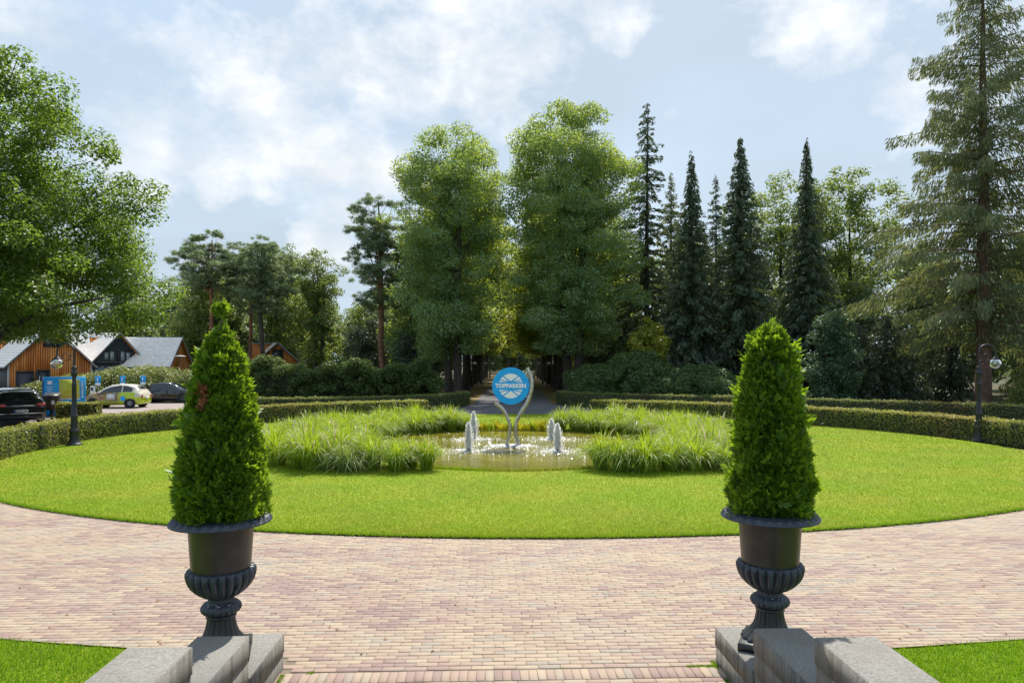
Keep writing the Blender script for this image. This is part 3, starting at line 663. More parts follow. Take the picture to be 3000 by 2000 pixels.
hedge('outer_hedge', 'low dark hedge beyond the drive on the left, ending at the avenue', [(-15.8, 36.9), (-14.2, 37.3), (-9, 38.6), (-5.4, 40.4), (-3.6, 43.2), (-3.2, 46)], .8, .85, M['hedge_dark'], 43, 330, .085, .055, 'low outer hedges')
hedge('outer_hedge', 'low dark hedge beyond the drive on the right, ending at the avenue', [(30, 25), (26.5, 28), (23.6, 31.2), (20, 34.2), (16.6, 36.8), (11, 40.3), (6.4, 42.6), (4.0, 44.4), (3.4, 47)], .8, .85, M['hedge_dark'], 44, 330, .085, .055, 'low outer hedges')
hedge('short_hedge', 'short clipped hedge beside the blue board and bin', [(-21.9, 33.0), (-20.2, 33.4)], .8, .85, M['hedge'], 45, 500, .07, .045, smooth=0)

# ------------------------------------------------------------------ pond, planting, fountain
wt = sheet('pond_water', np.c_[POND[0]+POND[2]*np.cos(np.linspace(0, 2*np.pi, 96, endpoint=False)), POND[1]+POND[3]*np.sin(np.linspace(0, 2*np.pi, 96, endpoint=False))], .034, M['water']); tag(wt, 'olive pond water rippled by the fountains')
g = G(); t = np.linspace(0, 2*np.pi, 120); 
g.tube(np.c_[POND[0]+(POND[2]+.03)*np.cos(t), POND[1]+(POND[3]+.03)*np.sin(t), np.full(120, .02)], .025, 6, False)
tag(g.build('pond_rim', M['soil']), 'dark earth rim of the pond', kind='structure')

def grass_mesh(seed, nb, hh, reach, arch, w=.016, plumes=0):
    q = rng(seed); S = np.linspace(0, 1, 6); V, F, VP, FP = [], [], [], []; kv = kp = 0
    for b in range(nb+plumes):
        pl = b >= nb; az = q.uniform(0, 2*np.pi); r0 = q.uniform(0, .2); lean = q.random()**.7
        R_ = reach*(.18+1.0*lean)*q.uniform(.8, 1.15); H_ = hh*q.uniform(.75, 1.12)*(1.03-.28*lean)*(1.08 if pl else 1)
        dr = arch*lean*H_*q.uniform(.6, 1.3)*(.5 if pl else 1)
        rr = r0+R_*S**1.6; zz = H_*(1-(1-S)**1.7)-dr*S**3.2; tw = q.uniform(-.5, .5)
        a = az+tw*S**2; c = np.stack([rr*np.cos(a), rr*np.sin(a), zz], -1)
        c[:, 2] = np.maximum(c[:, 2], .03)
        sd = np.array([-np.sin(az+q.normal(0, .6)), np.cos(az), q.normal(0, .3)]); wd = w*q.uniform(.7, 1.2)*np.array([.8, 1, .95, .8, .55, .08])
        if pl: c = c[2:]; c[:, 2] += .02; wd = np.array([.012, .034, .03, .004])
        v = np.stack([c-sd*wd[:, None]/2, c+sd*wd[:, None]/2], 1).reshape(-1, 3); k = len(c)
        f = [[2*j, 2*j+1, 2*j+3, 2*j+2] for j in range(k-1)]
        if pl: VP.append(v); FP.append(np.array(f)+kp); kp += len(v)
        else: V.append(v); F.append(np.array(f)+kv); kv += len(v)
    return np.vstack(V), np.vstack(F), (np.vstack(VP), np.vstack(FP)) if plumes else None
protos = []
for k in range(7):
    grey = k in (5, 6); V, F, pp = grass_mesh(60+k, 520, (1.05, .98, 1.10, 1.0, .95, .95, .9)[k], (.72, .78, .66, .8, .72, .92, .9)[k], (.75, .85, .6, .9, .8, 1.1, 1.2)[k], .015, (8, 0, 14, 5, 0, 8, 3)[k])
    r0 = thing('grass_clump', 'x', 'grass clump'); mesh_obj('blades', V, [F], M['fgrass_grey'] if grey else M['fgrass'], r0)
    if pp: tag(mesh_obj('seed_heads', pp[0], [pp[1]], M['plume'], r0), kind='stuff')
    protos.append(r0)
q = rng(71); used = set(); spots = []
for sgn in (-1, 1):
    tries = []
    for _ in range(6000):
        a = q.uniform(-68, 69); aa = math.radians(a); rin = 5.25; rout = 8.0-.0 if abs(a) < 45 else 8.0-(abs(a)-45)/24*1.85
        rr = q.uniform(rin+.0, rout)
        x, y_ = sgn*rr*math.cos(aa)*.98, 22.75+rr*math.sin(aa)*(1.02 if a > 0 else .93)
        if in_pond(np.array(x), np.array(y_), .22): continue
        if all((x-u)**2+(y_-v)**2 > .535**2 for u, v in tries): tries.append((x, y_))
    for x, y_ in tries: spots.append((x, y_, sgn))
for x, y_, sgn in spots:
    front = y_ < 21.2
    k = int(q.choice([5, 6, 0, 1]) if (front and q.random() < .4) else q.integers(0, 5))
    if (x*sgn > 6.9): k = int(q.choice([5, 6, 3, 1]))
    o = protos[k] if k not in used else copy_tree(protos[k]); used.add(k)
    nm = 'left' if sgn < 0 else 'right'
    pos = 'front edge' if front else ('back edge' if y_ > 25.2 else 'middle')
    place(o, (x, y_, .02), q.uniform(0, 6.28), float(q.uniform(.82, 1.08)), f'arching grass clump at the {pos} of the bed {nm} of the pond', f'ornamental grasses {nm} of the pond, {pos}')
for k, o in enumerate(protos):
    if k not in used:
        for c in list(o.children): bpy.data.objects.remove(c)
        bpy.data.objects.remove(o)
t = q.uniform(math.pi*1.28, math.pi*1.72, 4200); e = np.c_[POND[0]+(POND[2]+.03)*np.cos(t), POND[1]+(POND[3]+.03)*np.sin(t), np.full(len(t), .025)]; e[:, :2] += q.normal(0, .05, (len(t), 2))
tag(blades('pond_edge_grass', e, .10, .016, M['blade'], 76, 1.0), 'ragged grass along the front edge of the pond', 'grass')
# yellow marsh plants on the far bank
q = rng(81)
for k in range(17):
    x = -1.75+k*.215; V, F, _ = grass_mesh(200+k, 55, .42*q.uniform(.7, 1.25), .16, .2, .03)
    a = thing('marsh_plant', 'yellow flowering marsh plant in the row behind the sculpture', 'plant', (x, 27.95+q.normal(0, .08), .02), 0, 'yellow marsh plants on the far bank')
    mesh_obj('leaves', V, [F], M['reed'] if k % 4 else M['fgrass'], a)

def jet(x, y_, h, label, seed):
    q = rng(seed); root = thing('fountain_jet', label, 'fountain', (x, y_, .036), 0, 'four fountain jets in the pond')
    nz, na = 16, 18; zz = np.linspace(0, 1, nz); a = np.linspace(0, 2*np.pi, na, endpoint=False)
    rad = (.030+.070*np.sin(np.pi*np.clip(zz*.8+.1, 0, 1)))*np.maximum(0, 1-zz)**.33*(1+.12*np.sin(zz*17+seed))
    R_ = rad[:, None]*(1+q.normal(0, .16, (nz, na)))*(1+.2*np.sin(a*3+q.uniform(0, 6))[None]); Z = (zz[:, None]*h*(1+.0*R_))+q.normal(0, .012, (nz, na))
    V = np.stack([R_*np.cos(a)*.95, R_*np.sin(a), Z], -1).reshape(-1, 3); i = np.arange(nz-1)[:, None]*na; k = np.arange(na)[None]
    mesh_obj('water_column', V, [np.stack([i+k, i+(k+1) % na, i+na+(k+1) % na, i+na+k], -1).reshape(-1, 4)], M['foam'], root)
    # strings of drops falling round the column, and a ring of splashes
    n1 = 2600; z = h*1.03*q.random(n1)**.8; sprd = .03+.055*np.sin(np.pi*np.clip(z/h, 0, 1)*.75)+.035*np.clip(1-z/h, 0, 1); t = q.uniform(0, 6.28, n1); sprd = sprd*np.clip(1.06-z/h, .02, 1)**.4; rr = np.abs(q.normal(0, 1, n1))*sprd
    P1 = np.c_[rr*np.cos(t)+.05*(1-z/h)*q.random(n1), rr*np.sin(t), z]; n2 = 650; rr = np.abs(q.normal(.0, .5, n2)); t = q.uniform(0, 6.28, n2); P2 = np.c_[rr*np.cos(t)*1.3, rr*np.sin(t), np.abs(q.normal(0, .018, n2))+.005]
    V1, F1 = leaf_quads(q, P1, unit(q.normal(size=P1.shape)), .075, .018, 3.0); V2, F2 = leaf_quads(q, P2, unit(q.normal(0, .5, P2.shape)+np.array([0, 0, 1.])), .055, .045)
    tag(mesh_obj('drops', np.vstack([V1, V2]), [np.vstack([F1, F2+len(V1)])], M['foam'], root), kind='stuff')
    G().lathe([(.0, .10), (.03, .09), (.035, -.02)], 10, c=(.02, -.05, 0)).build('nozzle', M['iron'], root, True)
jet(-1.36, 21.35, .86, 'white water jet on the near left of the sculpture', 1); jet(-1.38, 24.5, .98, 'taller white water jet on the far left of the sculpture', 2)
jet(1.42, 21.25, .84, 'white water jet on the near right of the sculpture', 3); jet(1.42, 24.6, .72, 'short white water jet on the far right of the sculpture', 4)
# white flecks painted as sparkles of light on the ripples
q = rng(91); n_ = 800; rr = 4.7*np.sqrt(q.random(n_)); t = q.uniform(0, 6.28, n_); P = np.c_[rr*np.cos(t)+POND[0], rr*np.sin(t)*1.03+POND[1], np.full(n_, .040)]
P = P[(P[:, 1] > 19.3)]
V, F = leaf_quads(q, P, unit(q.normal(0, .35, P.shape)+np.array([0, 0, 1.])), .045, .022)
tag(mesh_obj('sparkle_flecks', V, [F], M['foam']), 'white flecks painted as sparkles on the pond', 'foam', kind='stuff')

# sculpture: two curved tubes carrying a round blue sign
sc_ = thing('sign_sculpture', 'two curved steel tubes carrying a round blue sign in the pond', 'sculpture', (0, 22.6, .03))
def sp(px, py, dy=0.0): x, _, z = put(px, py, 22.6); return (x, dy, z-.03)
def curve(pts, n=28):
    P = np.array(pts); t = np.linspace(0, 1, len(P)); tt = np.linspace(0, 1, n); out = []
    for c in range(3):       # Catmull-Rom
        p = P[:, c]; res = []
        for v in tt:
            k = min(len(P)-2, int(v*(len(P)-1))); u = v*(len(P)-1)-k; p0, p1, p2, p3 = p[max(k-1, 0)], p[k], p[k+1], p[min(k+2, len(P)-1)]
            res.append(.5*((2*p1)+(-p0+p2)*u+(2*p0-5*p1+4*p2-p3)*u*u+(-p0+3*p1-3*p2+p3)*u**3))
        out.append(res)
    return np.array(out).T
G().tube(curve([sp(1481, 1309), sp(1490, 1282), sp(1494, 1250), sp(1488, 1226), sp(1472, 1197), sp(1449, 1180)]), .058, 14).build('short_tube', M['steel'], sc_, True)
G().tube(curve([sp(1524, 1309), sp(1513, 1282), sp(1511, 1248), sp(1523, 1213), sp(1545, 1178), sp(1557, 1140), sp(1556, 1108), sp(1544, 1077)]), .066, 14).build('tall_tube', M['steel'], sc_, True)
cx_, _, cz_ = sp(1496.5, 1130)
disc = thing('sign_disc', None, None); disc.parent = sc_; disc.location = (cx_, -.02, cz_)
bpy.data.objects.remove(disc)
def disc_geo(r0, y0, y1, n=96):
    t = np.linspace(0, 2*np.pi, n, endpoint=False); g = G()
    for y_ in (y0, y1): g.add(np.vstack([np.c_[cx_+r0*np.cos(t), np.full(n, y_), cz_+r0*np.sin(t)], [[cx_, y_, cz_]]]), [[k, (k+1) % n, n] for k in range(n)])
    g.add(np.vstack([np.c_[cx_+r0*np.cos(t), np.full(n, y0), cz_+r0*np.sin(t)], np.c_[cx_+r0*np.cos(t), np.full(n, y1), cz_+r0*np.sin(t)]]), [[k, (k+1) % n, n+(k+1) % n, n+k] for k in range(n)])
    return g
dsc = disc_geo(.612, -.05, .0).build('sign_disc', M['blue_sign'], sc_); tag(dsc, 'round blue sign with white lettering and a white ray emblem')
dob = dsc
# white sun-ray emblem above and below the lettering
def wedge(a0, a1, top, r0):
    g = G(); R_ = .405; hz = .118; s = 1 if top else -1; ts = np.linspace(a0, a1, 14)
    c, sn = np.cos(ts), np.sin(ts); tt = -hz*sn+np.sqrt((hz*sn)**2-hz*hz+R_*R_)       # ray from the hub to the emblem circle
    arc = np.c_[tt*c, hz+tt*sn]; mid = (a0+a1)/2; pts = np.vstack([[[r0*math.cos(mid), hz+r0*math.sin(mid)]], arc]); m_ = len(pts)
    g.add(np.c_[cx_+pts[:, 0], np.full(m_, -.054), cz_+s*pts[:, 1]], [[0, k, k+1] for k in range(1, m_-1)])
    return g
for top in (True, False):
    for a0, a1, r0 in ((2, 11, .12), (16, 36, .075), (42, 138, .04), (144, 164, .075), (169, 178, .12)):
        wedge(math.radians(a0), math.radians(a1), top, r0).build('emblem_ray', M['sign_white'], dob)
def text(name, body, size, loc, mat, parent, rot=(math.pi/2, 0, 0), bold=.0, ext=.002, sx=1.0, align='CENTER'):
    cu = bpy.data.curves.new(name, 'FONT'); cu.body = body; cu.size = size; cu.align_x = align; cu.align_y = 'CENTER'; cu.offset = bold; cu.extrude = ext; cu.resolution_u = 3
    o = bpy.data.objects.new(name, cu); COL.objects.link(o)
    dg = bpy.context.evaluated_depsgraph_get(); me = bpy.data.meshes.new_from_object(o.evaluated_get(dg)); me.name = name
    bpy.data.objects.remove(o); me.materials.append(mat) if not me.materials else me.materials.__setitem__(0, mat)
    o = bpy.data.objects.new(name, me); COL.objects.link(o); o.parent = parent; o.location = loc; o.rotation_euler = rot; o.scale = (sx, 1, 1); return o
text('lettering', 'TOPPARKEN', .185, (cx_, -.055, cz_), M['sign_white'], dob, bold=.009, sx=.965)
for px, py in ((1541, 1094), (1551, 1130), (1541, 1160)):
    a = np.array(sp(px, py)); c = np.array([cx_, 0, cz_]); d_ = unit(c-a); b = c-d_*.57
    G().tube([a+d_*-.05+np.array([0, .0, 0]), b], .017, 8).build('bracket', M['white_paint'], sc_)
G().tube([sp(1461, 1188), sp(1461, 1158)], .015, 8).build('bracket', M['white_paint'], sc_)
q = rng(97); n_ = 2200; rr = np.abs(q.normal(0, .26, n_)); t = q.uniform(0, 6.28, n_); P = np.c_[rr*np.cos(t)*1.5, rr*np.sin(t)*.9, np.maximum(0, .07-.1*rr)*q.random(n_)+.008]
V, F = leaf_quads(q, P, unit(q.normal(0, .25, P.shape)+np.array([0, 0, 1.])), .07, .055); tag(mesh_obj('base_foam', V, [F], M['foam'], sc_), kind='stuff')

# ------------------------------------------------------------------ trees
def envelope_clumps(q, prof, n_, rmin, rmax, fill=.45, lump=.16, lean=(0, 0)):
    """clump centres spread through a crown; prof = [(z, radius)]"""
    pz = np.array([p[0] for p in prof]); pr = np.array([p[1] for p in prof]); zs = np.linspace(pz[0], pz[-1], 80); w = np.interp(zs, pz, pr)**1.5+.05
    z = np.interp(q.random(n_), np.cumsum(w)/w.sum(), zs); az = q.uniform(0, 2*np.pi, n_)
    R_ = np.interp(z, pz, pr); ph = q.uniform(0, 6.28, 4)
    mod = 1+lump*(np.sin(3*az+ph[0]+z*.35)*.6+np.sin(5*az+ph[1]-z*.9)*.5+np.sin(z*1.3+ph[2]+2*az)*.5)
    r_ = q.uniform(rmin, rmax, n_)*np.clip(R_/pr.max()+.35, .5, 1.1); rr = np.maximum(0, R_*mod*q.random(n_)**fill-r_*.5)
    return np.c_[rr*np.cos(az)+lean[0]*z, rr*np.sin(az)+lean[1]*z, z, r_]
def clump_leaves(q, C, per, L, W, flat=.75, droop=.25, up=.5, shell=.5):
    k = np.maximum(8, per*(C[:, 3]/C[:, 3].mean())**2).astype(int); ci = np.repeat(np.arange(len(C)), k); m = len(ci)
    u = unit(q.normal(size=(m, 3))); rad = C[ci, 3]*(shell+(1-shell)*1.1*q.random(m))
    P = C[ci, :3]+u*rad[:, None]*np.array([1, 1, flat])
    nrm = unit(u*.6+np.array([0, 0, up+.25])+q.normal(0, .45, (m, 3)))
    return leaf_quads(q, P, nrm, L, W, droop)
def limbs(q, g, C, H0, n_, r0, top, base_z, lean=(0, 0), n=6, start=(.25, .8)):
    order = q.permutation(len(C))[:n_]
    for k in order:
        c = C[k, :3]; f = q.uniform(*start); z0 = min(base_z+(top-base_z)*f, c[2]-.15*np.hypot(c[0], c[1]))
        z0 = max(z0, base_z*.8); a = np.array([lean[0]*z0, lean[1]*z0, z0]); mid = (a+c)/2+np.array([0, 0, .10*np.linalg.norm(c-a)])+q.normal(0, .15, 3)
        rr = r0*q.uniform(.16, .32)*(1-.5*(z0/top)); g.tube([a, (a+mid)/2+q.normal(0, .06, 3), mid, c], [rr, rr*.8, rr*.55, rr*.15], n, False)
def trunk_path(q, H0, wob=.12, lean=(0, 0), n_=9):
    z = np.linspace(0, H0, n_); w = np.cumsum(q.normal(0, wob, (n_, 2)), 0)*.5; w[0] = 0; return np.c_[w[:, 0]+lean[0]*z, w[:, 1]+lean[1]*z, z-.1*(z == 0)]
def decid(name, label, group, loc, prof, seed, ncl, cr, per, L, W, mat, bark, r0, base_z, nl=26, lean=(0, 0), stems=1, flat=.75, droop=.25, fill=.45, rz=0, cat='tree', lump=.16):
    q = rng(seed); root = thing(name, label, cat, loc, rz, group); top = prof[-1][0]
    C = envelope_clumps(q, prof, ncl, cr[0], cr[1], fill, lump, lean)
    g = G()
    for s in range(stems):
        p = trunk_path(q, top*.84, .10*top/16, lean)
        if stems > 1: p[:, 0] += (s-(stems-1)/2)*r0*2.2*(1+p[:, 2]*.08); p[:, 1] += q.normal(0, r0)
        g.tube(p, r0*np.r_[1.25, 1.0, .92, .84, .74, .60, .45, .28, .10], 10, False)
    limbs(q, g, C, top, nl, r0, top*.84, base_z, lean); g.build('trunk', bark, root, True)
    V, F = clump_leaves(q, C, per, L, W, flat, droop); mesh_obj('crown', V, [F], mat, root); return root

# big oak overhanging the car park on the left
q = rng(101)
oak = thing('oak_tree', 'large spreading oak overhanging the parked cars at the left edge', 'tree', (-22.3, 27.5, -.05))
prof = [(4.1, 5.0), (5.0, 6.6), (6.6, 7.2), (8.5, 6.9), (10.5, 6.2), (12.0, 5.2), (13.6, 4.3), (14.8, 3.1), (15.6, 1.5)]
C = envelope_clumps(q, prof, 380, .5, 1.2, .36, .2); C[:, 0] += 0.25
g = G(); p = trunk_path(q, 12, .12); g.tube(p, .42*np.r_[1.5, 1.05, .95, .85, .75, .6, .45, .28, .12], 12, False)
limbs(q, g, C, 14, 60, .42, 11.5, 2.6, n=7, start=(.05, .75))
g.tube([(0, 0, 2.4), (1.2, -.4, 3.3), (2.6, -.6, 4.3), (4.3, -.8, 5.0), (6.2, -.6, 5.4)], [.20, .16, .13, .09, .04], 8, False)
g.build('trunk', M['bark'], oak, True)
V, F = clump_leaves(q, C, 430, .155, .088, .66, .2); mesh_obj('crown', V, [F], M['oak'], oak)

# avenue trees, two rows
AVG = 'trees lining the avenue'
decid('avenue_tree', 'tall dense tree at the head of the avenue, left side, round-topped', AVG, (-4.55, 53, -.05),
      [(3.4, 2.6), (5.2, 3.6), (8, 4.1), (11, 4.0), (14, 4.5), (16.5, 4.7), (18.6, 4.2), (20.4, 3.0), (21.5, 1.2)], 111, 265, (.6, 1.45), 330, .20, .108, M['avenue'], M['bark'], .30, 4, 40, stems=2, droop=.5, lump=.27, flat=.58)
decid('avenue_tree', 'tallest and broadest tree at the head of the avenue, right side', AVG, (4.75, 53.5, -.05),
      [(3.8, 3.4), (5.6, 4.6), (8, 5.2), (11, 5.2), (14, 5.5), (17.5, 5.6), (20, 5.0), (22, 3.7), (23.2, 1.5)], 112, 340, (.65, 1.5), 340, .205, .11, M['avenue'], M['bark'], .34, 4.5, 46, stems=2, droop=.5, lump=.25, flat=.58)
a0 = decid('avenue_tree', 'second tree of the left avenue row', AVG, (-5.0, 62, -.05), [(4.5, 2.4), (7, 3.6), (12, 4.0), (16, 3.8), (19, 2.8), (20.5, 1.0)], 113, 260, (.6, 1.2), 120, .30, .16, M['avenue_back'], M['bark'], .30, 4.5, 22, droop=.4)
a1 = decid('avenue_tree', 'second tree of the right avenue row', AVG, (5.1, 63, -.05), [(4.8, 2.6), (7, 3.9), (12, 4.3), (16, 4.0), (19, 3.0), (21, 1.0)], 114, 260, (.6, 1.2), 120, .30, .16, M['avenue_back'], M['bark'], .33, 5, 22, droop=.4)
ordw = ['third', 'fourth', 'fifth', 'sixth', 'seventh', 'eighth']; q = rng(120)
for k, d in enumerate((71, 80, 90, 101, 114, 128)):
    for sx, src, nm in ((-1, a0, 'left'), (1, a1, 'right')):
        place(copy_tree(src if k % 2 == 0 else (a1 if src is a0 else a0)), (sx*5.0, d+q.uniform(-1, 1), -.05), q.uniform(0, 6.28), (1.3, 1.3, float(q.uniform(.9, 1.05))), f'{ordw[k]} tree of the {nm} avenue row')
place(copy_tree(a0), (-.6, 146, -.05), 2.2, 1.0, 'tree closing the far end of the avenue', 'trees closing the avenue'); place(copy_tree(a1), (5.5, 150, -.05), 1.2, 1.05, 'tree closing the far end of the avenue', 'trees closing the avenue')
place(copy_tree(a1), (-6.5, 150, -.05), 4.2, 1.05, 'tree closing the far end of the avenue', 'trees closing the avenue')
END_TREES = True

# Scots pines
def pine(name, label, loc, H0, crown, seed, lean=(0, 0), r0=.24, ncl=46, bark='bark_pine', rz=0):
    q = rng(seed); root = thing(name, label, 'tree', loc, rz, 'pines left of the avenue')
    C = envelope_clumps(q, crown, ncl, .55, 1.15, .38, .3, lean); C[:, 2] += q.normal(0, .2, len(C))
    g = G(); g.tube(trunk_path(q, H0*.95, .12, lean), r0*np.r_[1.2, 1, .95, .9, .82, .72, .58, .40, .15], 9, False); limbs(q, g, C, H0, int(ncl*.8), r0*1.2, H0*.93, crown[0][0], lean, 5, (.1, .95)); g.build('trunk', M[bark], root, True)
    sub = []
    for c in C:             # each clump is a flat cloud of needle tufts
        m_ = 7; a = q.uniform(0, 6.28, m_); rr = c[3]*q.random(m_)**.6; sub.append(np.c_[c[0]+rr*np.cos(a), c[1]+rr*np.sin(a), c[2]+q.normal(0, .12, m_), np.full(m_, .34)*q.uniform(.8, 1.3, m_)])
    V, F = clump_leaves(q, np.vstack(sub), 70, .26, .045, .6, -.15, .7, .2); mesh_obj('needles', V, [F], M['pine'], root); return root
pine('pine_tree', 'tall straight pine with an orange trunk, left of the avenue trees', (-10.9, 58.5, -.05), 17.6, [(7.6, 2.2), (9.5, 3.1), (12, 2.9), (14.2, 2.6), (16, 2.1), (17.4, 1.0)], 131, (-.045, 0), .25, 105)
pine('pine_tree', 'spreading flat-crowned pine behind the left potted conifer', (-32.8, 74, -.05), 17.0, [(10, 3.2), (11.5, 4.4), (13, 4.2), (14.8, 3.6), (16.4, 2.0), (17.2, .8)], 132, (-.01, 0), .26, 120)
pine('pine_tree', 'thin pine standing between two broader crowns', (-29.5, 77, -.05), 16.6, [(10, 2.0), (12, 3.4), (14, 3.2), (15.8, 1.8)], 133, (.0, 0), .20, 80)
pine('pine_tree', 'leaning dark-stemmed pine in front of the small orange cottage', (-26.0, 72, -.05), 16.2, [(8.0, 2.2), (10, 3.5), (12.5, 3.6), (14.5, 3.0), (16, 1.2)], 134, (-.045, 0), .28, 110, 'bark')
# deciduous trees between the cottages and the avenue
LT = 'loose trees behind the laurel hedge'
decid('slender_tree', 'slender pale green tree with ivy-clad twin trunks', LT, (-21.3, 75, -.05), [(3, 1.2), (6, 2.0), (9, 2.7), (12, 2.9), (14, 2.4), (15.2, 1.0)], 141, 150, (.45, .9), 90, .26, .15, M['light_leaf'], M['bark'], .26, 4, 24, stems=2, lump=.25)
decid('slender_tree', 'broad green tree behind the leaning pine', LT, (-28.0, 82, -.05), [(5, 2.0), (9, 3.4), (12, 3.6), (15, 3.0), (17.2, 1.2)], 142, 170, (.5, 1.0), 90, .28, .16, M['light_leaf'], M['bark'], .25, 5, 20, lump=.2)
decid('slender_tree', 'low yellowing tree beside the white house', LT, (-17.6, 82, -.05), [(2, 1.6), (4, 2.6), (7, 2.8), (9.5, 1.8), (10.6, .7)], 143, 110, (.45, .9), 80, .28, .16, M['light_leaf'], M['bark'], .16, 2.5, 14, lump=.25)
decid('slender_tree', 'orange-leaved young tree behind the small cottage', LT, (-25.2, 90, -.05), [(2.5, 1.6), (5, 2.3), (8, 2.2), (10.4, .9)], 144, 90, (.45, .85), 70, .30, .17, M['maple'], M['bark'], .14, 2.5, 12, lump=.25)
decid('slender_tree', 'green tree filling the gap left of the avenue head', LT, (-9.2, 61, -.05), [(2.2, 2.0), (5, 2.9), (9, 3.0), (12.6, 2.4), (15.4, 1.0)], 145, 170, (.5, .95), 95, .27, .15, M['avenue'], M['bark'], .2, 3, 18, lump=.22)
decid('slender_tree', 'dark evergreen thicket tree beneath the left avenue crowns', LT, (-8.2, 56, -.05), [(.6, 1.8), (2.2, 2.2), (4, 2.0), (5.4, .9)], 146, 90, (.4, .8), 90, .22, .11, M['yew'], M['bark'], .12, .8, 8)
decid('slender_tree', 'dark bushy tree between pine and avenue', LT, (-13.2, 63, -.05), [(.6, 1.9), (2.5, 2.6), (5, 2.4), (7.6, .9)], 147, 110, (.45, .9), 90, .24, .12, M['yew'], M['bark'], .13, .8, 8)
decid('slender_tree', 'soft green tree behind the spreading pine', LT, (-36.5, 80, -.05), [(2, 2.2), (5, 3.6), (9, 3.9), (12, 3.0), (13.8, 1.2)], 148, 150, (.6, 1.15), 95, .30, .17, M['light_leaf'], M['bark'], .2, 3, 14, lump=.22)
decid('slender_tree', 'soft green tree right of the leaning pine', LT, (-23.6, 84, -.05), [(2, 1.8), (5, 2.8), (8, 3.0), (11, 2.4), (12.8, 1.0)], 149, 120, (.55, 1.0), 90, .30, .17, M['light_leaf'], M['bark'], .18, 3, 14, lump=.25)
decid('slender_tree', 'soft green tree between slender tree and tall pine', LT, (-15.0, 78, -.05), [(2, 1.8), (5, 2.6), (8, 2.6), (10.5, 1.8), (12, .8)], 150, 110, (.5, .95), 90, .30, .17, M['light_leaf'], M['bark'], .18, 3, 14, lump=.25)
# far woodland edge behind the cottages and behind the avenue
fA = decid('woodland_tree', 'hazy green woodland tree far behind the cottages', 'woodland behind the cottages', (-46, 96, -.05), [(1.5, 3.2), (4, 4.6), (8, 5.0), (11.5, 4.0), (13.6, 1.6)], 151, 150, (.8, 1.5), 85, .42, .26, M['far_leaf'], M['bark'], .22, 2, 14, lump=.2)
fB = decid('woodland_tree', 'hazy green woodland tree far behind the cottages', 'woodland behind the cottages', (-38, 99, -.05), [(2.5, 2.4), (5, 3.6), (9, 3.8), (12.5, 2.8), (14.6, 1.0)], 152, 130, (.7, 1.4), 85, .42, .26, M['far_leaf'], M['bark'], .2, 3, 14, lump=.25)
q = rng(153)
for x, d, s in ((-92, 98, 1.25), (-80, 90, 1.3), (-71, 97, 1.2), (-63, 88, 1.1), (-55, 100, 1.05), (-49, 86, 1.0), (-43, 104, 1.15), (-40, 88, 1.0), (-35.5, 84, .95), (-33, 106, 1.1), (-30, 90, .9), (-24, 108, .9), (-19, 102, .8), (-15, 96, .85), (-12, 104, 1.0), (-10, 80, .9), (-14, 74, .7), (-18, 92, .62), (-22, 94, .6)):
    place(copy_tree(fA if q.random() < .5 else fB), (x, d, -.05), q.uniform(0, 6.28), float(s*q.uniform(.92, 1.08)))
for x, d, s in ((10, 72, 1.1), (13, 82, 1.2), (19, 74, 1.1), (26, 76, 1.05), (34, 72, 1.0), (40, 66, .95), (46, 60, 1.0), (52, 70, 1.1), (9.5, 92, 1.1), (22, 64, .75), (30, 60, .7), (38, 55, .7), (44, 52, .8), (36, 47, .55), (31, 50, .5)):
    place(copy_tree(fA if q.random() < .5 else fB), (x, d, -.05), q.uniform(0, 6.28), float(s*q.uniform(.92, 1.08)), 'green woodland tree behind the dark conifers on the right', 'woodland behind the conifers')

for x, d, s in ((-7, 164, 1.1), (0, 170, 1.15), (7, 166, 1.1), (-15, 160, 1.1), (15, 162, 1.1), (-3, 185, 1.3), (5, 188, 1.3)):
    place(copy_tree(fA), (x, d, -.6), q.uniform(0, 6.28), float(s), 'low-branched tree closing the far end of the avenue', 'trees closing the avenue')
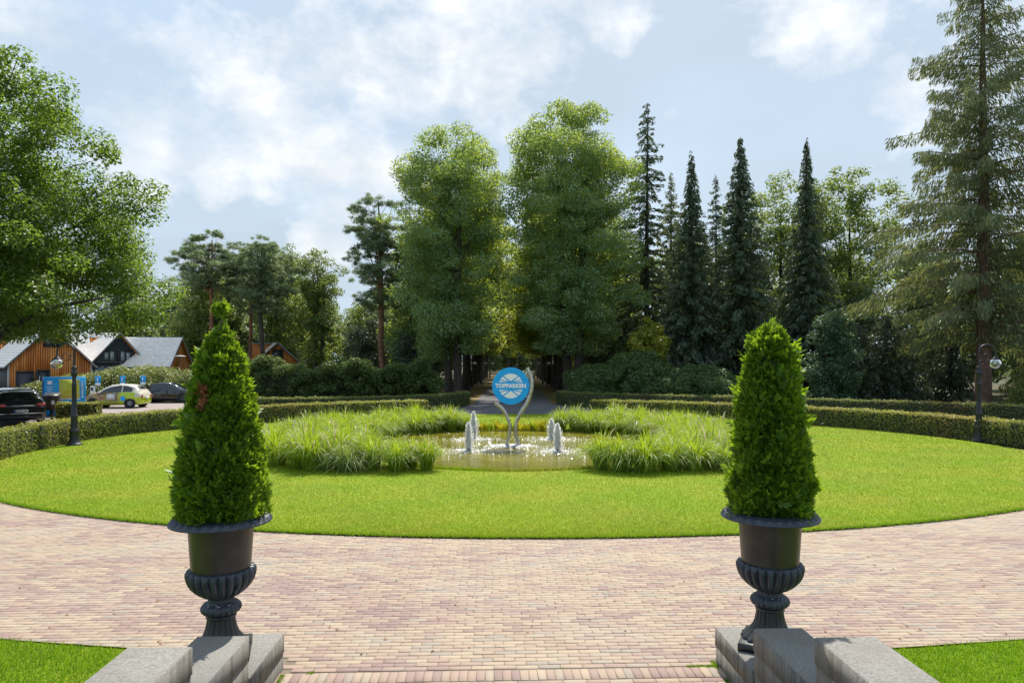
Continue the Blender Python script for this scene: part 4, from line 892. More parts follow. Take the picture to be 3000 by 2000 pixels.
# conifers on the right
def spruce(name, label, group, loc, H0, z0, R0, nbr, seed, mat, bark='bark', r0=.2, sprig=.40, w=.125, dens=15, droop=.45, up=.1, hang=.35, expo=.85, rag=.25, twigs=True, rz=0, bare=0.0):
    q = rng(seed); root = thing(name, label, 'conifer', loc, rz, group); g = G(); Ps, Ds, Ns, Ls = [], [], [], []
    g.tube(trunk_path(q, H0, .03*H0/16), r0*np.r_[1.15, 1, .92, .82, .7, .55, .4, .24, .04], 9, False)
    zz = z0+(H0-z0)*(np.arange(nbr)/nbr)**.92
    for k in range(nbr):
        z = zz[k]+q.normal(0, .12); t = np.clip((z-z0)/(H0-z0), 0, 1); L = R0*((1-t)**expo+.035)*q.uniform(1-rag, 1+rag*.7)
        if t < .10: L *= .75+2.5*t
        az = k*2.399+q.normal(0, .4); S = np.linspace(0, 1, 7); dr = droop*(1-.65*t)
        rr = L*S*(1-.12*dr*S); z_ = z+L*(up*(1+1.6*t)*S-dr*S**1.8+.22*dr*np.maximum(0, S-.6)*2)
        z_ = np.maximum(z_, .15)
        path = np.c_[rr*np.cos(az), rr*np.sin(az), z_]
        if twigs: g.tube(path, np.linspace(.018+.006*L, .005, 7), 4, False)
        m_ = max(5, int(L*dens)); s = bare+(1-bare)*q.random(m_)**.75; b = np.stack([np.interp(s, S, path[:, c]) for c in range(3)], -1)
        out = np.array([np.cos(az), np.sin(az), 0]); lat = np.array([-np.sin(az), np.cos(az), 0])
        sg = q.choice([-1, 1], m_)[:, None]; wd = (.18+.35*L*.25)*(1-s*.75)
        b = b+lat*sg*(wd*q.random(m_)*1.2)[:, None]+np.array([0, 0, -1])*(hang*q.random(m_)*.7)[:, None]
        d_ = unit(out*q.uniform(.3, 1, (m_, 1))+lat*sg*q.uniform(.2, .9, (m_, 1))+np.array([0, 0, -1])*q.uniform(hang*.5, hang*2.4, (m_, 1)))
        Ps.append(b); Ds.append(d_); Ns.append(unit(np.cross(d_, q.normal(size=(m_, 3))))); Ls.append(np.full(m_, sprig*(1-.35*t)))
    g.build('trunk', M[bark], root, True); P = np.vstack(Ps); D = np.vstack(Ds); Nn = np.vstack(Ns); L = np.concatenate(Ls)
    V, F = leaf_quads(q, P, Nn, 1.0, w/sprig, 0, D)
    # scale each quad about its middle to the sprig length
    Vq = V.reshape(-1, 4, 3); c = P[:, None]; V = (c+(Vq-c)*L[:, None, None]).reshape(-1, 3)
    mesh_obj('needles', V, [F], mat, root); return root
CF = 'row of dark conifers on the right'
spruce('spruce_tree', 'tall sparse conifer rising behind the right avenue tree', CF, (11.0, 56, -.05), 24.2, 5.5, 3.6, 190, 161, M['spruce'], r0=.24, dens=32, expo=.75, droop=.35, up=.05, hang=.35, rag=.4)
spruce('spruce_tree', 'grey conifer half hidden between the sparse one and the first spire', CF, (14.2, 61, -.05), 19.9, 3, 3.2, 190, 162, M['spruce_grey'], r0=.18, dens=30, droop=.4, rag=.4)
s3 = spruce('spruce_tree', 'first narrow dark spire from the avenue', CF, (13.4, 51, -.05), 18.4, .8, 3.9, 420, 163, M['spruce'], r0=.2, dens=32, expo=1.08, droop=.55, hang=.5, rag=.2)
spruce('spruce_tree', 'thin short conifer behind the first two dark spires', CF, (18.2, 61, -.05), 19.6, 3, 2.8, 170, 164, M['spruce'], r0=.16, dens=30, droop=.4, rag=.4)
s5 = spruce('spruce_tree', 'tallest of the dark spires, behind the right potted conifer', CF, (16.9, 50.5, -.05), 19.5, .8, 4.3, 440, 165, M['spruce'], r0=.22, dens=32, expo=1.02, droop=.55, hang=.5, rag=.2)
s6 = spruce('spruce_tree', 'dark spire standing alone before a light green tree', CF, (21.7, 50.3, -.05), 19.2, .8, 3.7, 420, 166, M['spruce'], r0=.21, dens=32, expo=1.12, droop=.55, hang=.5, rag=.2)
decid('light_tree', 'loose light green tree behind the dark spires', 'light trees on the right', (24.5, 62, -.05), [(6, 2.6), (9, 4.2), (13, 4.9), (17, 4.4), (19.2, 2.6), (20.3, 1.0)], 171, 230, (.55, 1.05), 85, .27, .16, M['light_leaf'], M['bark'], .25, 6, 26, lump=.28, fill=.4)
decid('light_tree', 'light green tree beside the great drooping spruce', 'light trees on the right', (30.5, 62, -.05), [(6, 2.4), (9, 4.0), (14, 4.6), (18, 3.9), (20.6, 1.2)], 172, 200, (.55, 1.05), 85, .28, .16, M['light_leaf'], M['bark'], .25, 6, 24, lump=.28, fill=.4)
spruce('great_spruce', 'great drooping spruce with a bare reddish trunk behind the right lamp', 'right edge trees', (27.6, 40, -.05), 26.6, 4.2, 8.0, 190, 167, M['spruce_grey'], 'bark_spruce', .40, .40, .078, 84, droop=.42, up=.15, hang=.95, expo=.82, rag=.46, bare=.0)
# dark undergrowth below the conifers
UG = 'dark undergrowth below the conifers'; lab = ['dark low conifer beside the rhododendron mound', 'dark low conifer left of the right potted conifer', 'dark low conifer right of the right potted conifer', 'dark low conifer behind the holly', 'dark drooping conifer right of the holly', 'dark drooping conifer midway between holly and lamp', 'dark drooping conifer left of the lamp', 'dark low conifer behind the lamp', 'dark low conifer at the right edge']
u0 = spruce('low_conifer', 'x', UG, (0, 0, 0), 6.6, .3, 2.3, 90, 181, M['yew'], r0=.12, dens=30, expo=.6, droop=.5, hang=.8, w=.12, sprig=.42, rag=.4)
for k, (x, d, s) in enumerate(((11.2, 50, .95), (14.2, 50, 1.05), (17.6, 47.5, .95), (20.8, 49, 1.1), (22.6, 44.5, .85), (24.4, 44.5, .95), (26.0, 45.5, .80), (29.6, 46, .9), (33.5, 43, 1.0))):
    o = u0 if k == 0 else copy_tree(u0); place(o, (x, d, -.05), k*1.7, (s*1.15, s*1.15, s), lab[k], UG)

# shrubs
def shrub(name, label, group, loc, R_, h, seed, mat, per=230, L=.17, W=.06, ncl=None, cr=(.35, .6), rz=0, cat='shrub', droop=.3, sx=1.0):
    q = rng(seed); root = thing(name, label, cat, loc, rz, group); ncl = ncl or int(16*R_*R_*h/1.5)+20
    C = envelope_clumps(q, [(.15, R_*.92), (h*.35, R_), (h*.65, R_*.85), (h*.9, R_*.5), (h, R_*.15)], ncl, *cr, .30, .13); C[:, 0] *= sx
    C[:, 2] = np.minimum(C[:, 2], h-C[:, 3]*.6)
    g = G()
    for k in range(7): a = q.uniform(0, 6.28); g.tube([(.1*np.cos(a), .1*np.sin(a), -.1), (R_*.35*np.cos(a), R_*.35*np.sin(a), h*.4), (R_*.6*np.cos(a), R_*.6*np.sin(a), h*.75)], [.05, .035, .015], 5, False)
    g.build('stems', M['bark'], root)
    V, F = clump_leaves(q, C, per, L, W, .85, droop, .55, .75); V[:, 2] = np.maximum(V[:, 2], .0); mesh_obj('foliage', V, [F], mat, root); return root
RH = 'rhododendron mound right of the avenue'
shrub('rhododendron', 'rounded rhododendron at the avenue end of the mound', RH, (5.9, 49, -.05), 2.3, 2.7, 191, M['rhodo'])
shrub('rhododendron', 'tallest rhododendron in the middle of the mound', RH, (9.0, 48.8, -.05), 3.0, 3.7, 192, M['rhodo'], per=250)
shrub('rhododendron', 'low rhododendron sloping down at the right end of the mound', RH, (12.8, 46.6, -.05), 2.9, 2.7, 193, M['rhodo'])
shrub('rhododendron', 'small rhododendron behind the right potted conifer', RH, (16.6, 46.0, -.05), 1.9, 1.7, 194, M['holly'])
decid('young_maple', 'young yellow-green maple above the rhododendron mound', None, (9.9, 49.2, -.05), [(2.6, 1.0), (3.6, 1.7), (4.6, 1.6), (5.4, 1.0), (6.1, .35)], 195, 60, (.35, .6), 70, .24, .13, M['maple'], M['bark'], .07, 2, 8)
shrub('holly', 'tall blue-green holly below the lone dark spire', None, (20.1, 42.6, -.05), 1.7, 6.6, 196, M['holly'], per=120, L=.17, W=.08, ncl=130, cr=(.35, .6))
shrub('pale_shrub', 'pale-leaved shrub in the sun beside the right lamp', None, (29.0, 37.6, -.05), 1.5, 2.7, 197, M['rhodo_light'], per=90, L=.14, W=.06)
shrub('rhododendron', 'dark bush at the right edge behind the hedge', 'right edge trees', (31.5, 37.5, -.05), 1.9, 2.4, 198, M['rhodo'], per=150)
q = rng(199); n_ = 16000; x = q.uniform(12, 33, n_); y_ = 37.2+(24-x)*.62+q.uniform(0.6, 5.5, n_); z = .12+.25*q.random(n_)+.15*np.sin(x*1.3)*np.sin(y_*1.7)
V, F = leaf_quads(q, np.c_[x, y_, z], unit(q.normal(0, .4, (n_, 3))+np.array([0, 0, 1.])), .15, .11); tag(mesh_obj('ivy_ground_cover', V, [F], M['holly']), 'dark ivy carpet behind the right outer hedge', 'ivy', kind='stuff')

# laurel hedge, left of the avenue
q = rng(201); lh = thing('laurel_hedge', 'tall dark laurel hedge between the car park and the avenue', 'hedge', (-13.2, 49.5, -.05)); cl = []
for _ in range(950):
    s = q.random(); x = -8.2+s*16.2; y_ = -1.2*(s-.5)*0+q.uniform(-1.25, 1.25)-1.2*math.sin(s*1.5); top = 2.75+.35*math.sin(x*1.1)+.25*math.sin(x*2.7+1)-(.9 if x > 7.2 else 0)
    z = top*q.random()**.55; zz = z if abs(y_) > .8 else max(z, top-.7); cl.append((x, y_, max(.25, min(zz, top-.2)), q.uniform(.28, .42)))
V, F = clump_leaves(q, np.array(cl), 105, .16, .075, .85, .3, .5, .8); V[:, 2] = np.maximum(V[:, 2], .02); mesh_obj('foliage', V, [F], M['laurel'], lh)
G().box((0, -.6, 1.15), (15.6, 1.2, 2.1)).build('shade_core', M['inner'], lh)  # solid box whose dark colour is the laurel's inner shade
# bright shrubs along the car park
PK = 'sunlit rhododendrons behind the parked cars'; lab = ['behind the blue board', 'left of the small green car', 'behind the small green car', 'behind the gap between the two cars', 'behind the black saloon', 'right of the black saloon', 'beside the laurel hedge', 'nearest the dark four-wheel drive']
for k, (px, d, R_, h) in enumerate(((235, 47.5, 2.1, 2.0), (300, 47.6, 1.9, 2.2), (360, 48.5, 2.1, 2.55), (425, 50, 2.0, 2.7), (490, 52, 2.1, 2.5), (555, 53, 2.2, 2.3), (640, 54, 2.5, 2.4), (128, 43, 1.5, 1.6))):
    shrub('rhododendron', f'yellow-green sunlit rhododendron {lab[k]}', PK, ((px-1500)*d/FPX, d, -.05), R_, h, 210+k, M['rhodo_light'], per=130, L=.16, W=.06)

# ------------------------------------------------------------------ cottages
def house(label, loc, rz, L, Wd, ze, zr, seed, front='cedar', style='A'):
    """gable end faces local +x, ridge runs along -x; the long side seen from the lens faces local -y"""
    q = rng(seed); h = thing('cottage', label, 'house', loc, rz, 'cottages behind the car park'); hw = Wd/2; ov = .35
    G().box((-L/2, 0, ze/2), (L, Wd-.1, ze)).build('wall', M['dark_wall'], h)
    g = G(); g.add([[-L+.02, -hw+.06, ze-.005], [-L+.02, hw-.06, ze-.005], [-L+.02, 0, zr-.12], [-.02, -hw+.06, ze-.005], [-.02, hw-.06, ze-.005], [-.02, 0, zr-.12]], [[0, 1, 2], [5, 4, 3]]); g.build('gable_wall', M['dark_wall'], h)
    # board cladding on the gable: separate vertical battens
    g = G(); nb = int(Wd/.165); 
    op = {'A': [(-2.45, -1.25, 0, 2.15), (-1.0, -.15, 0, 2.2), (-.55, .55, zr-1.75, zr-.75)], 'B': [(-9, 9, 0, 9)], 'C': [(-1.6, -.2, 0, 2.0)], 'D': [(-.5, .55, zr-1.9, zr-.85)]}[style]
    for k in range(nb):
        y_ = -hw+(k+.5)*Wd/nb; top = ze+(zr-ze)*(1-abs(y_)/hw)-.16; segs = [(.05, top)]
        for a, b, z0, z1 in op:
            if a-.05 < y_ < b+.05:
                ns = []
                for s0, s1 in segs:
                    if z0 > s0+.1: ns.append((s0, min(s1, z0)))
                    if z1 < s1-.1: ns.append((max(s0, z1), s1))
                segs = ns
        for s0, s1 in segs:
            if s1-s0 > .08: g.box((.03+q.uniform(0, .012), y_, (s0+s1)/2), (.06, Wd/nb*.80, s1-s0))
    if g.n: tag(g.build('batten_cladding', M['cedar'], h), kind='stuff')
    # roof: two slopes laid as stepped tile courses
    for sy in (-1, 1):
        g = G(); nc = 15; sl = math.hypot(hw+ov, (zr-ze)*(1+ov/hw)); dz = (zr-ze)*(1+ov/hw)
        for k in range(nc):
            f0, f1 = k/nc, (k+1.12)/nc; y0, y1 = sy*(hw+ov)*(1-f0), sy*max(0, (hw+ov)*(1-f1)); z0_, z1_ = zr-dz+dz*f0, min(zr, zr-dz+dz*f1)
            t_ = .045; g.add([[-L-.1, y0, z0_+t_], [ov, y0, z0_+t_], [ov, y1, z1_+.012], [-L-.1, y1, z1_+.012], [-L-.1, y0, z0_], [ov, y0, z0_]], [[0, 1, 2, 3], [4, 5, 1, 0]])
        ro = g.build('roof', M['roof_tile'], h); tag(ro, 'pale grey tiled slope')
        G().add([[ov+.0, sy*(hw+ov), zr-dz-.12], [ov, 0, zr-.12], [ov, 0, zr+.05], [ov, sy*(hw+ov), zr-dz+.05], [ov+.07, sy*(hw+ov), zr-dz-.12], [ov+.07, 0, zr-.12], [ov+.07, 0, zr+.05], [ov+.07, sy*(hw+ov), zr-dz+.05]],
                [[4, 5, 6, 7], [3, 2, 6, 7], [0, 1, 5, 4], [0, 3, 7, 4], [1, 2, 6, 5]]).build('bargeboard', M['grey_trim'], h)
        G().add([[-L, sy*(hw+ov*.9), zr-dz-.03], [ov, sy*(hw+ov*.9), zr-dz-.03], [ov, 0, zr-.03], [-L, 0, zr-.03]], [[0, 1, 2, 3]]).build('soffit', M['cedar'], h)
        G().box((-L/2, sy*(hw+ov+.05), zr-dz-.02), (L+.4, .11, .11)).build('gutter', M['grey_trim'], h)
        G().box((.06, sy*(hw+.02), ze/2), (.12, .12, ze)).build('corner_post', M['grey_trim'], h)
    def opening(y0, y1, z0, z1, nm, cols=1, mat=M['pane'], x=.05, fr='dark_frame', w=.09):
        o = G().box((x-.02, (y0+y1)/2, (z0+z1)/2), (.02, y1-y0-.04, z1-z0-.04)).build(nm, mat, h); g = G()
        for yy_ in (y0, y1): g.box((x, yy_, (z0+z1)/2), (.10, w, z1-z0+w))
        for zz_ in (z0, z1): g.box((x, (y0+y1)/2, zz_), (.098, y1-y0-w, w))
        for k in range(1, cols): g.box((x-.003, y0+(y1-y0)*k/cols, (z0+z1)/2), (.09, w*.8, z1-z0-w))
        g.build('frame', M[fr], o); return o
    if style == 'A':
        opening(-2.45, -1.25, .05, 2.1, 'door', 1, M['dark_wall']); d_ = opening(-1.0, -.15, .05, 2.2, 'door', 1, M['dark_frame']); G().tube([(.16, -.86, .7), (.16, -.86, 1.75)], .035, 8).build('handle', M['chrome'], d_)
        opening(-.55, .55, zr-1.75, zr-.75, 'window', 2); G().box((.14, -1.28, 1.55), (.14, .12, .22)).build('wall_lamp', M['iron'], h)
    if style == 'B':
        G().box((.02, 0, ze*.48), (.05, Wd-.2, ze*.94)).build('glazed_front', M['pane'], h)
        g = G()
        for y_ in np.linspace(-hw+.25, hw-.25, 5): g.box((.07, y_, ze*.48), (.10, .12, ze*.94))
        g.box((.068, 0, ze), (.10, Wd-.3, .22)); g.box((.066, 0, ze+(zr-ze)*.42), (.1, Wd*.55, .10)); g.box((.072, 0, ze+(zr-ze)*.4), (.1, .14, (zr-ze)*.8)); g.build('frame', M['dark_frame'], h)
        G().add([[.035, -hw+.5, ze+.1], [.035, hw-.5, ze+.1], [.035, 0, zr-.4]], [[0, 1, 2]]).build('gable_window', M['pane'], h)
        for k, y_ in enumerate((-1.1, -.55, .45, 1.0)): G().box((.03, y_, ze+.62), (.012, .34, 1.0-.35*abs(y_))).build('curtain', M['grey_trim'], h)
        G().box((.6, 0, zr-.42), (1.1, .02, .02)).build('ridge_beam', M['cedar'], h)
    if style in 'CD':
        # flat-roofed dormer on the slope seen from the lens
        x0 = -L*.62 if style == 'C' else -2.6; wd = 1.7; yb = -hw*.98; zt = zr-.15
        dm = G().box((x0, (yb*.86-.25)/2, (ze+.25+zt)/2), (wd, -yb*.86-.25, zt-ze-.25)).build('dormer', M['cedar'], h)
        G().box((x0, (yb*.86-.3)/2-.05, zt+.06), (wd+.25, -yb*.86-.1, .12)).build('dormer_roof', M['grey_trim'], dm)
        for sy in (-1, 1):
            pass
        G().box((x0-.1, yb*.86-.012, (ze+zt)/2+.1), (wd*.62, .03, (zt-ze)*.66)).build('dormer_window', M['pane'], dm)
        g = G()
        for xx in (-.36, -.0, .36): g.box((x0-.1+xx*wd*.86, yb*.86-.03, (ze+zt)/2+.1), (.07, .05, (zt-ze)*.68))
        g.build('dormer_frame', M['dark_frame'], dm)
        if style == 'D': opening(-.5, .55, zr-1.9, zr-.85, 'window', 2)
        else: opening(-1.6, -.2, .05, 2.0, 'door', 1)
    return h
def hp(px, d): return ((px-1500)*d/FPX, d, -.05)
house('orange slatted cottage with two dark doors, nearest the oak', hp(150, 57.5), math.radians(-43), 9, 5.9, 2.85, 5.95, 301, style='A')
house('cottage with a glazed gable under a deep overhanging roof', hp(345, 64), math.radians(-27), 9.5, 5.4, 2.85, 5.65, 302, style='B')
house('cottage with a long pale roof and an orange dormer', hp(523, 68), math.radians(8), 10, 6.2, 2.75, 5.35, 303, style='C')
house('small orange cottage seen over the laurel hedge', hp(812, 78), math.radians(-58), 9, 5.4, 2.7, 5.15, 304, style='D')
house('orange cottage roof glimpsed through the oak leaves at the left edge', hp(-30, 66), math.radians(-30), 9, 6, 2.9, 7.6, 305, style='A')
wh = thing('white_house', 'white flat-roofed house glimpsed over the laurel hedge', 'house', ((1050-1500)*92/FPX, 92, -.05), -.25)
G().box((0, 2, 2.2), (2.2, 5, 4.4)).build('wall', M['render_white'], wh); G().box((0, 2, 4.48), (2.9, 5.8, .16)).build('roof', M['grey_trim'], wh); G().box((-1.7, 2.3, 1.7), (1.2, 3, 3.4)).build('side_wing', M['dark_wall'], wh)
wp = G().box((-.35, -.52, 3.3), (.5, .03, .9)).build('window', M['pane'], wh); G().box((-.35, -.535, 2.82), (.62, .05, .06)).build('sill', M['grey_trim'], wp)
w2 = thing('white_house', 'pale blue-white gable glimpsed right of the small orange cottage', 'house', ((888-1500)*95/FPX, 95, -.05), -.2); G().box((0, 2, 2.3), (2.4, 5, 4.6)).build('wall', M['render_white'], w2)
G().add([[-1.6, -.6, 4.61], [1.6, -.6, 4.61], [0, -.6, 5.6], [-1.6, 4.6, 4.61], [1.6, 4.6, 4.61], [0, 4.6, 5.6]], [[0, 2, 5, 3], [1, 4, 5, 2]]).build('roof', M['roof_tile'], w2)
G().add([[-1.15, -.5, 4.6], [1.15, -.5, 4.6], [0, -.5, 5.3]], [[0, 1, 2]]).build('gable', M['render_white'], w2)
w3 = thing('white_house', 'pale house glimpsed through the conifers left of the right lamp', 'house', (29.5, 54, -.05), .2); G().box((0, 2, 2), (4.5, 5, 4)).build('wall', M['render_white'], w3); G().box((0, 2, 4.1), (5.1, 5.6, .2)).build('roof', M['grey_trim'], w3); G().box((.8, -.52, 2.4), (1.2, .04, 1.1)).build('window', M['pane'], w3)

# ------------------------------------------------------------------ cars
def car(name, label, loc, rz, ST_, paint, wheels, wr=.31, rimmat='rim', glass=None, plate=None, rear=None, lights=None, extra=None):
    """ST_: stations (x, z_bottom, z_belt, z_roof, hw_low, hw_belt, hw_roof), rear to front"""
    c = thing(name, label, 'car', loc, rz, 'cars in the parking area'); S0 = np.array(ST_, dtype=float)
    xs = np.unique(np.r_[np.linspace(S0[0, 0], S0[-1, 0], 40), S0[:, 0]]); S = np.stack([np.interp(xs, S0[:, 0], S0[:, k]) for k in range(7)], -1)
    for k in range(1, 7):        # soften the profile
        v = S[:, k].copy(); v[1:-1] = .25*v[:-2]+.5*v[1:-1]+.25*v[2:]; S[:, k] = v
    def sect(s):
        x, zb, zt, zr, wl, wb, wr_ = s; gh = zr-zt
        h = [(0, zb), (wl*.86, zb), (wl*.97, zb+.07), (wl, zb+.2), (wb*1.01, zb*.45+zt*.55), (wb, zt-.03), (wb*.965, zt), (wb*.965*.35+wr_*.65, zt+gh*.62), (wr_, zr-min(.06, gh*.4)), (wr_*.82, zr-min(.012, gh*.1)), (0, zr)]
        return [(x, -a, b) for a, b in h]+[(x, a, b) for a, b in h[::-1][1:-1]]
    R_ = np.array([sect(s) for s in S]); m, k = R_.shape[:2]; V = R_.reshape(-1, 3); i = np.arange(m-1)[:, None]*k; j = np.arange(k)[None]
    F = np.stack([i+j, i+k+j, i+k+(j+1) % k, i+(j+1) % k], -1).reshape(-1, 4)
    g = G(); g.add(V, F)
    for e in (0, m-1): g.add(np.vstack([R_[e], R_[e].mean(0)]), [[a, (a+1) % k, k] for a in range(k)])
    body = g.build('body', paint, c, True)
    def side_pt(x, f, sy, off=.012):
        s = np.array([np.interp(x, xs, S[:, q_]) for q_ in range(7)]); zt, zr, wb, wr_ = s[2], s[3], s[5], s[6]; z = zt+(zr-zt)*f; w = wb*.965+(wr_-wb*.965)*f
        return (x, sy*(w+off), z)
    def top_pt(x, f, off=.012):
        s = np.array([np.interp(x, xs, S[:, q_]) for q_ in range(7)]); return (x, f*s[6]*.86, s[3]+off-.03*f*f)
    for x0, x1, f0a, f1a, f0b, f1b in glass['side']:
        for sy in (-1, 1):
            nn = 7; gx = np.linspace(x0, x1, nn); t = np.linspace(0, 1, nn); lo = [side_pt(x, f0a+(f0b-f0a)*u, sy) for x, u in zip(gx, t)]; hi = [side_pt(x, f1a+(f1b-f1a)*u, sy) for x, u in zip(gx, t)]
            G().add(np.array(lo+hi), [[a, a+1, nn+a+1, nn+a] for a in range(nn-1)]).build('side_window', M['car_glass'], c, True)
    for nm in ('rear', 'front'):
        if nm in glass:
            x0, x1 = glass[nm]; fs = np.linspace(-1, 1, 9); gx = np.linspace(x0, x1, 6); P = np.array([[top_pt(x, f) for f in fs] for x in gx]).reshape(-1, 3)
            G().add(P, [[a*9+b, a*9+b+1, (a+1)*9+b+1, (a+1)*9+b] for a in range(5) for b in range(8)]).build('rear_window' if nm == 'rear' else 'windscreen', M['car_glass'], c, True)
    for wx in wheels:
        for sy in (-1, 1):
            w = np.interp(wx, xs, S[:, 4]); y0 = sy*(w-.10)
            t = np.linspace(0, 2*np.pi, 28, endpoint=False); a = G(); a.add(np.vstack([np.c_[wx+(wr+.055)*np.cos(t), np.full(28, sy*(w+.006)), wr+(wr+.055)*np.sin(t)], [[wx, sy*(w+.006), wr]]]), [[b, (b+1) % 28, 28] for b in range(28)]); a.build('wheel_arch', M['ink'], c)
            prof = [(wr*.62, -.10), (wr*.9, -.105), (wr, -.07), (wr, .07), (wr*.9, .105), (wr*.62, .10)]
            gt = G().lathe(prof, 28); v = gt.V[0]; gt.V[0] = np.c_[v[:, 0]+wx, v[:, 2]+y0+sy*.035, v[:, 1]+wr]; ty = gt.build('wheel', M['tyre'], c, True)
            gr = G().lathe([(.0, .06), (.05, .066), (wr*.2, .045), (wr*.64, .035), (wr*.66, .095)], 28); v = gr.V[0]; gr.V[0] = np.c_[v[:, 0]+wx, sy*v[:, 2]+y0+sy*.035, v[:, 1]+wr]
            for b in range(7): an = b*2*np.pi/7; gr.box((wx+wr*.36*math.cos(an), y0+sy*.10, wr+wr*.36*math.sin(an)), (wr*.6, .04, .045), 0, -an)
            gr.build('rim', M[rimmat], ty)
    x0 = S0[0, 0]
    if plate:
        z, w_, txt = plate; pl = G().box((x0-.025, 0, z), (.02, w_, .115)).build('number_plate', M['plate'], c); G().box((x0-.027, w_/2-.03, z), (.021, .05, .115)).build('plate_band', M['plate_blue'], pl)
        if txt:
            gb = G()
            for kb, yb_ in enumerate((.17, .12, .05, .0, -.05, -.12, -.17, -.21)): gb.box((x0-.037, yb_*w_/.52, z+(.006 if kb % 2 else -.004)), (.006, .026, .07 if kb % 3 else .05))
            tag(gb.build('plate_marks', M['ink'], pl), kind='stuff')
    for nm, (y_, z, sy_, sz_, mt) in (lights or {}).items():
        for s in (-1, 1): G().cbox((x0+.03, s*y_, z), (.14, sy_, sz_), .02).build('tail_light', M[mt], c)
    if rear:
        for z, w_, hh, mt, dx in rear: G().box((x0-.012-dx, 0, z), (.03, w_, hh)).build('rear_trim', M[mt], c)
    if extra: extra(c, body, side_pt)
    return c
# small two-tone city car, decorated with a printed wrap
fi = [(0, .36, .62, .70, .62, .66, .52), (.05, .24, .82, .92, .76, .77, .60), (.18, .22, .93, 1.12, .80, .80, .58), (.42, .22, .97, 1.36, .81, .81, .56), (.85, .20, .98, 1.465, .81, .81, .57), (1.35, .19, .97, 1.49, .81, .81, .57), (1.9, .19, .96, 1.45, .81, .81, .57), (2.3, .19, .95, 1.27, .81, .80, .58), (2.62, .19, .93, 1.05, .81, .79, .62), (2.9, .19, .88, .955, .80, .77, .66), (3.25, .20, .76, .86, .78, .72, .60), (3.46, .24, .60, .72, .70, .62, .5), (3.55, .34, .5, .56, .5, .46, .4)]
def wrap_extra(c, body, side_pt):
    p = [side_pt(x, 0, 1)[1] for x in (2.12, 1.52)]
    G().box((1.80, .835, .71), (.50, .012, .34)).build('white_door_panel', M['plate'], c)
    t = np.linspace(0, 2*np.pi, 24, endpoint=False); G().add(np.vstack([np.c_[1.06+.15*np.cos(t), np.full(24, .846), .60+.15*np.sin(t)], [[1.06, .846, .60]]]), [[k, (k+1) % 24, 24] for k in range(24)]).build('round_emblem', M['blue_sign'], c)
    G().cbox((2.28, .90, .98), (.12, .17, .12), .03).build('door_mirror', M['ink'], c); G().cbox((2.28, -.90, .98), (.12, .17, .12), .03).build('door_mirror', M['ink'], c)
    G().box((1.55, .838, .93), (.18, .03, .03)).build('door_handle', M['chrome'], c)
d_ = 43.2; car('city_car', 'small lime and cream hatchback with a printed wrap', ((425-1500)*d_/FPX, d_+.2, -.034), math.pi+.06, fi, M['wrap'], (.66, 2.92), .30, 'rim',
    {'side': [(.55, 1.12, .12, .70, .06, .86), (1.2, 2.42, .06, .88, .06, .55)], 'rear': (.20, .44), 'front': (2.02, 2.60)}, (.62, .46, ''), None, {'a': (.60, .72, .12, .20, 'tail_red')}, wrap_extra)
# black fastback saloon
te = [(0, .40, .72, .80, .70, .72, .6), (.06, .26, .90, .98, .88, .86, .74), (.35, .22, .98, 1.06, .94, .92, .78), (.8, .20, 1.0, 1.17, .96, .94, .70), (1.5, .19, 1.0, 1.36, .96, .94, .62), (2.2, .18, .99, 1.44, .96, .94, .60), (2.8, .18, .97, 1.42, .96, .93, .60), (3.3, .18, .96, 1.26, .96, .92, .63), (3.8, .18, .92, .99, .96, .90, .75), (4.4, .2, .80, .86, .95, .86, .72), (4.85, .24, .62, .68, .86, .74, .6), (4.97, .34, .5, .54, .7, .6, .5)]
gl = {'side': [(.75, 1.52, .15, .42, .10, .84), (1.58, 2.35, .08, .84, .08, .88), (2.42, 3.5, .08, .88, .08, .34)], 'rear': (.7, 1.45), 'front': (2.95, 3.75)}
d_ = 49; car('saloon_car', 'sleek black saloon parked beside the small green hatchback', ((392-1500)*d_/FPX, d_, -.034), .02, te, M['black_paint'], (.95, 3.9), .345, 'rim_dark', gl, (.7, .5, ''), None, {'a': (.66, .88, .3, .08, 'tail_red')})
d_ = 54; car('saloon_car', 'silver saloon mostly hidden behind the left potted conifer', ((505-1500)*d_/FPX, d_, -.034), .03, te, M['silver_paint'], (.95, 3.9), .345, 'rim', gl, None, None, {'a': (.66, .88, .3, .08, 'tail_red')})
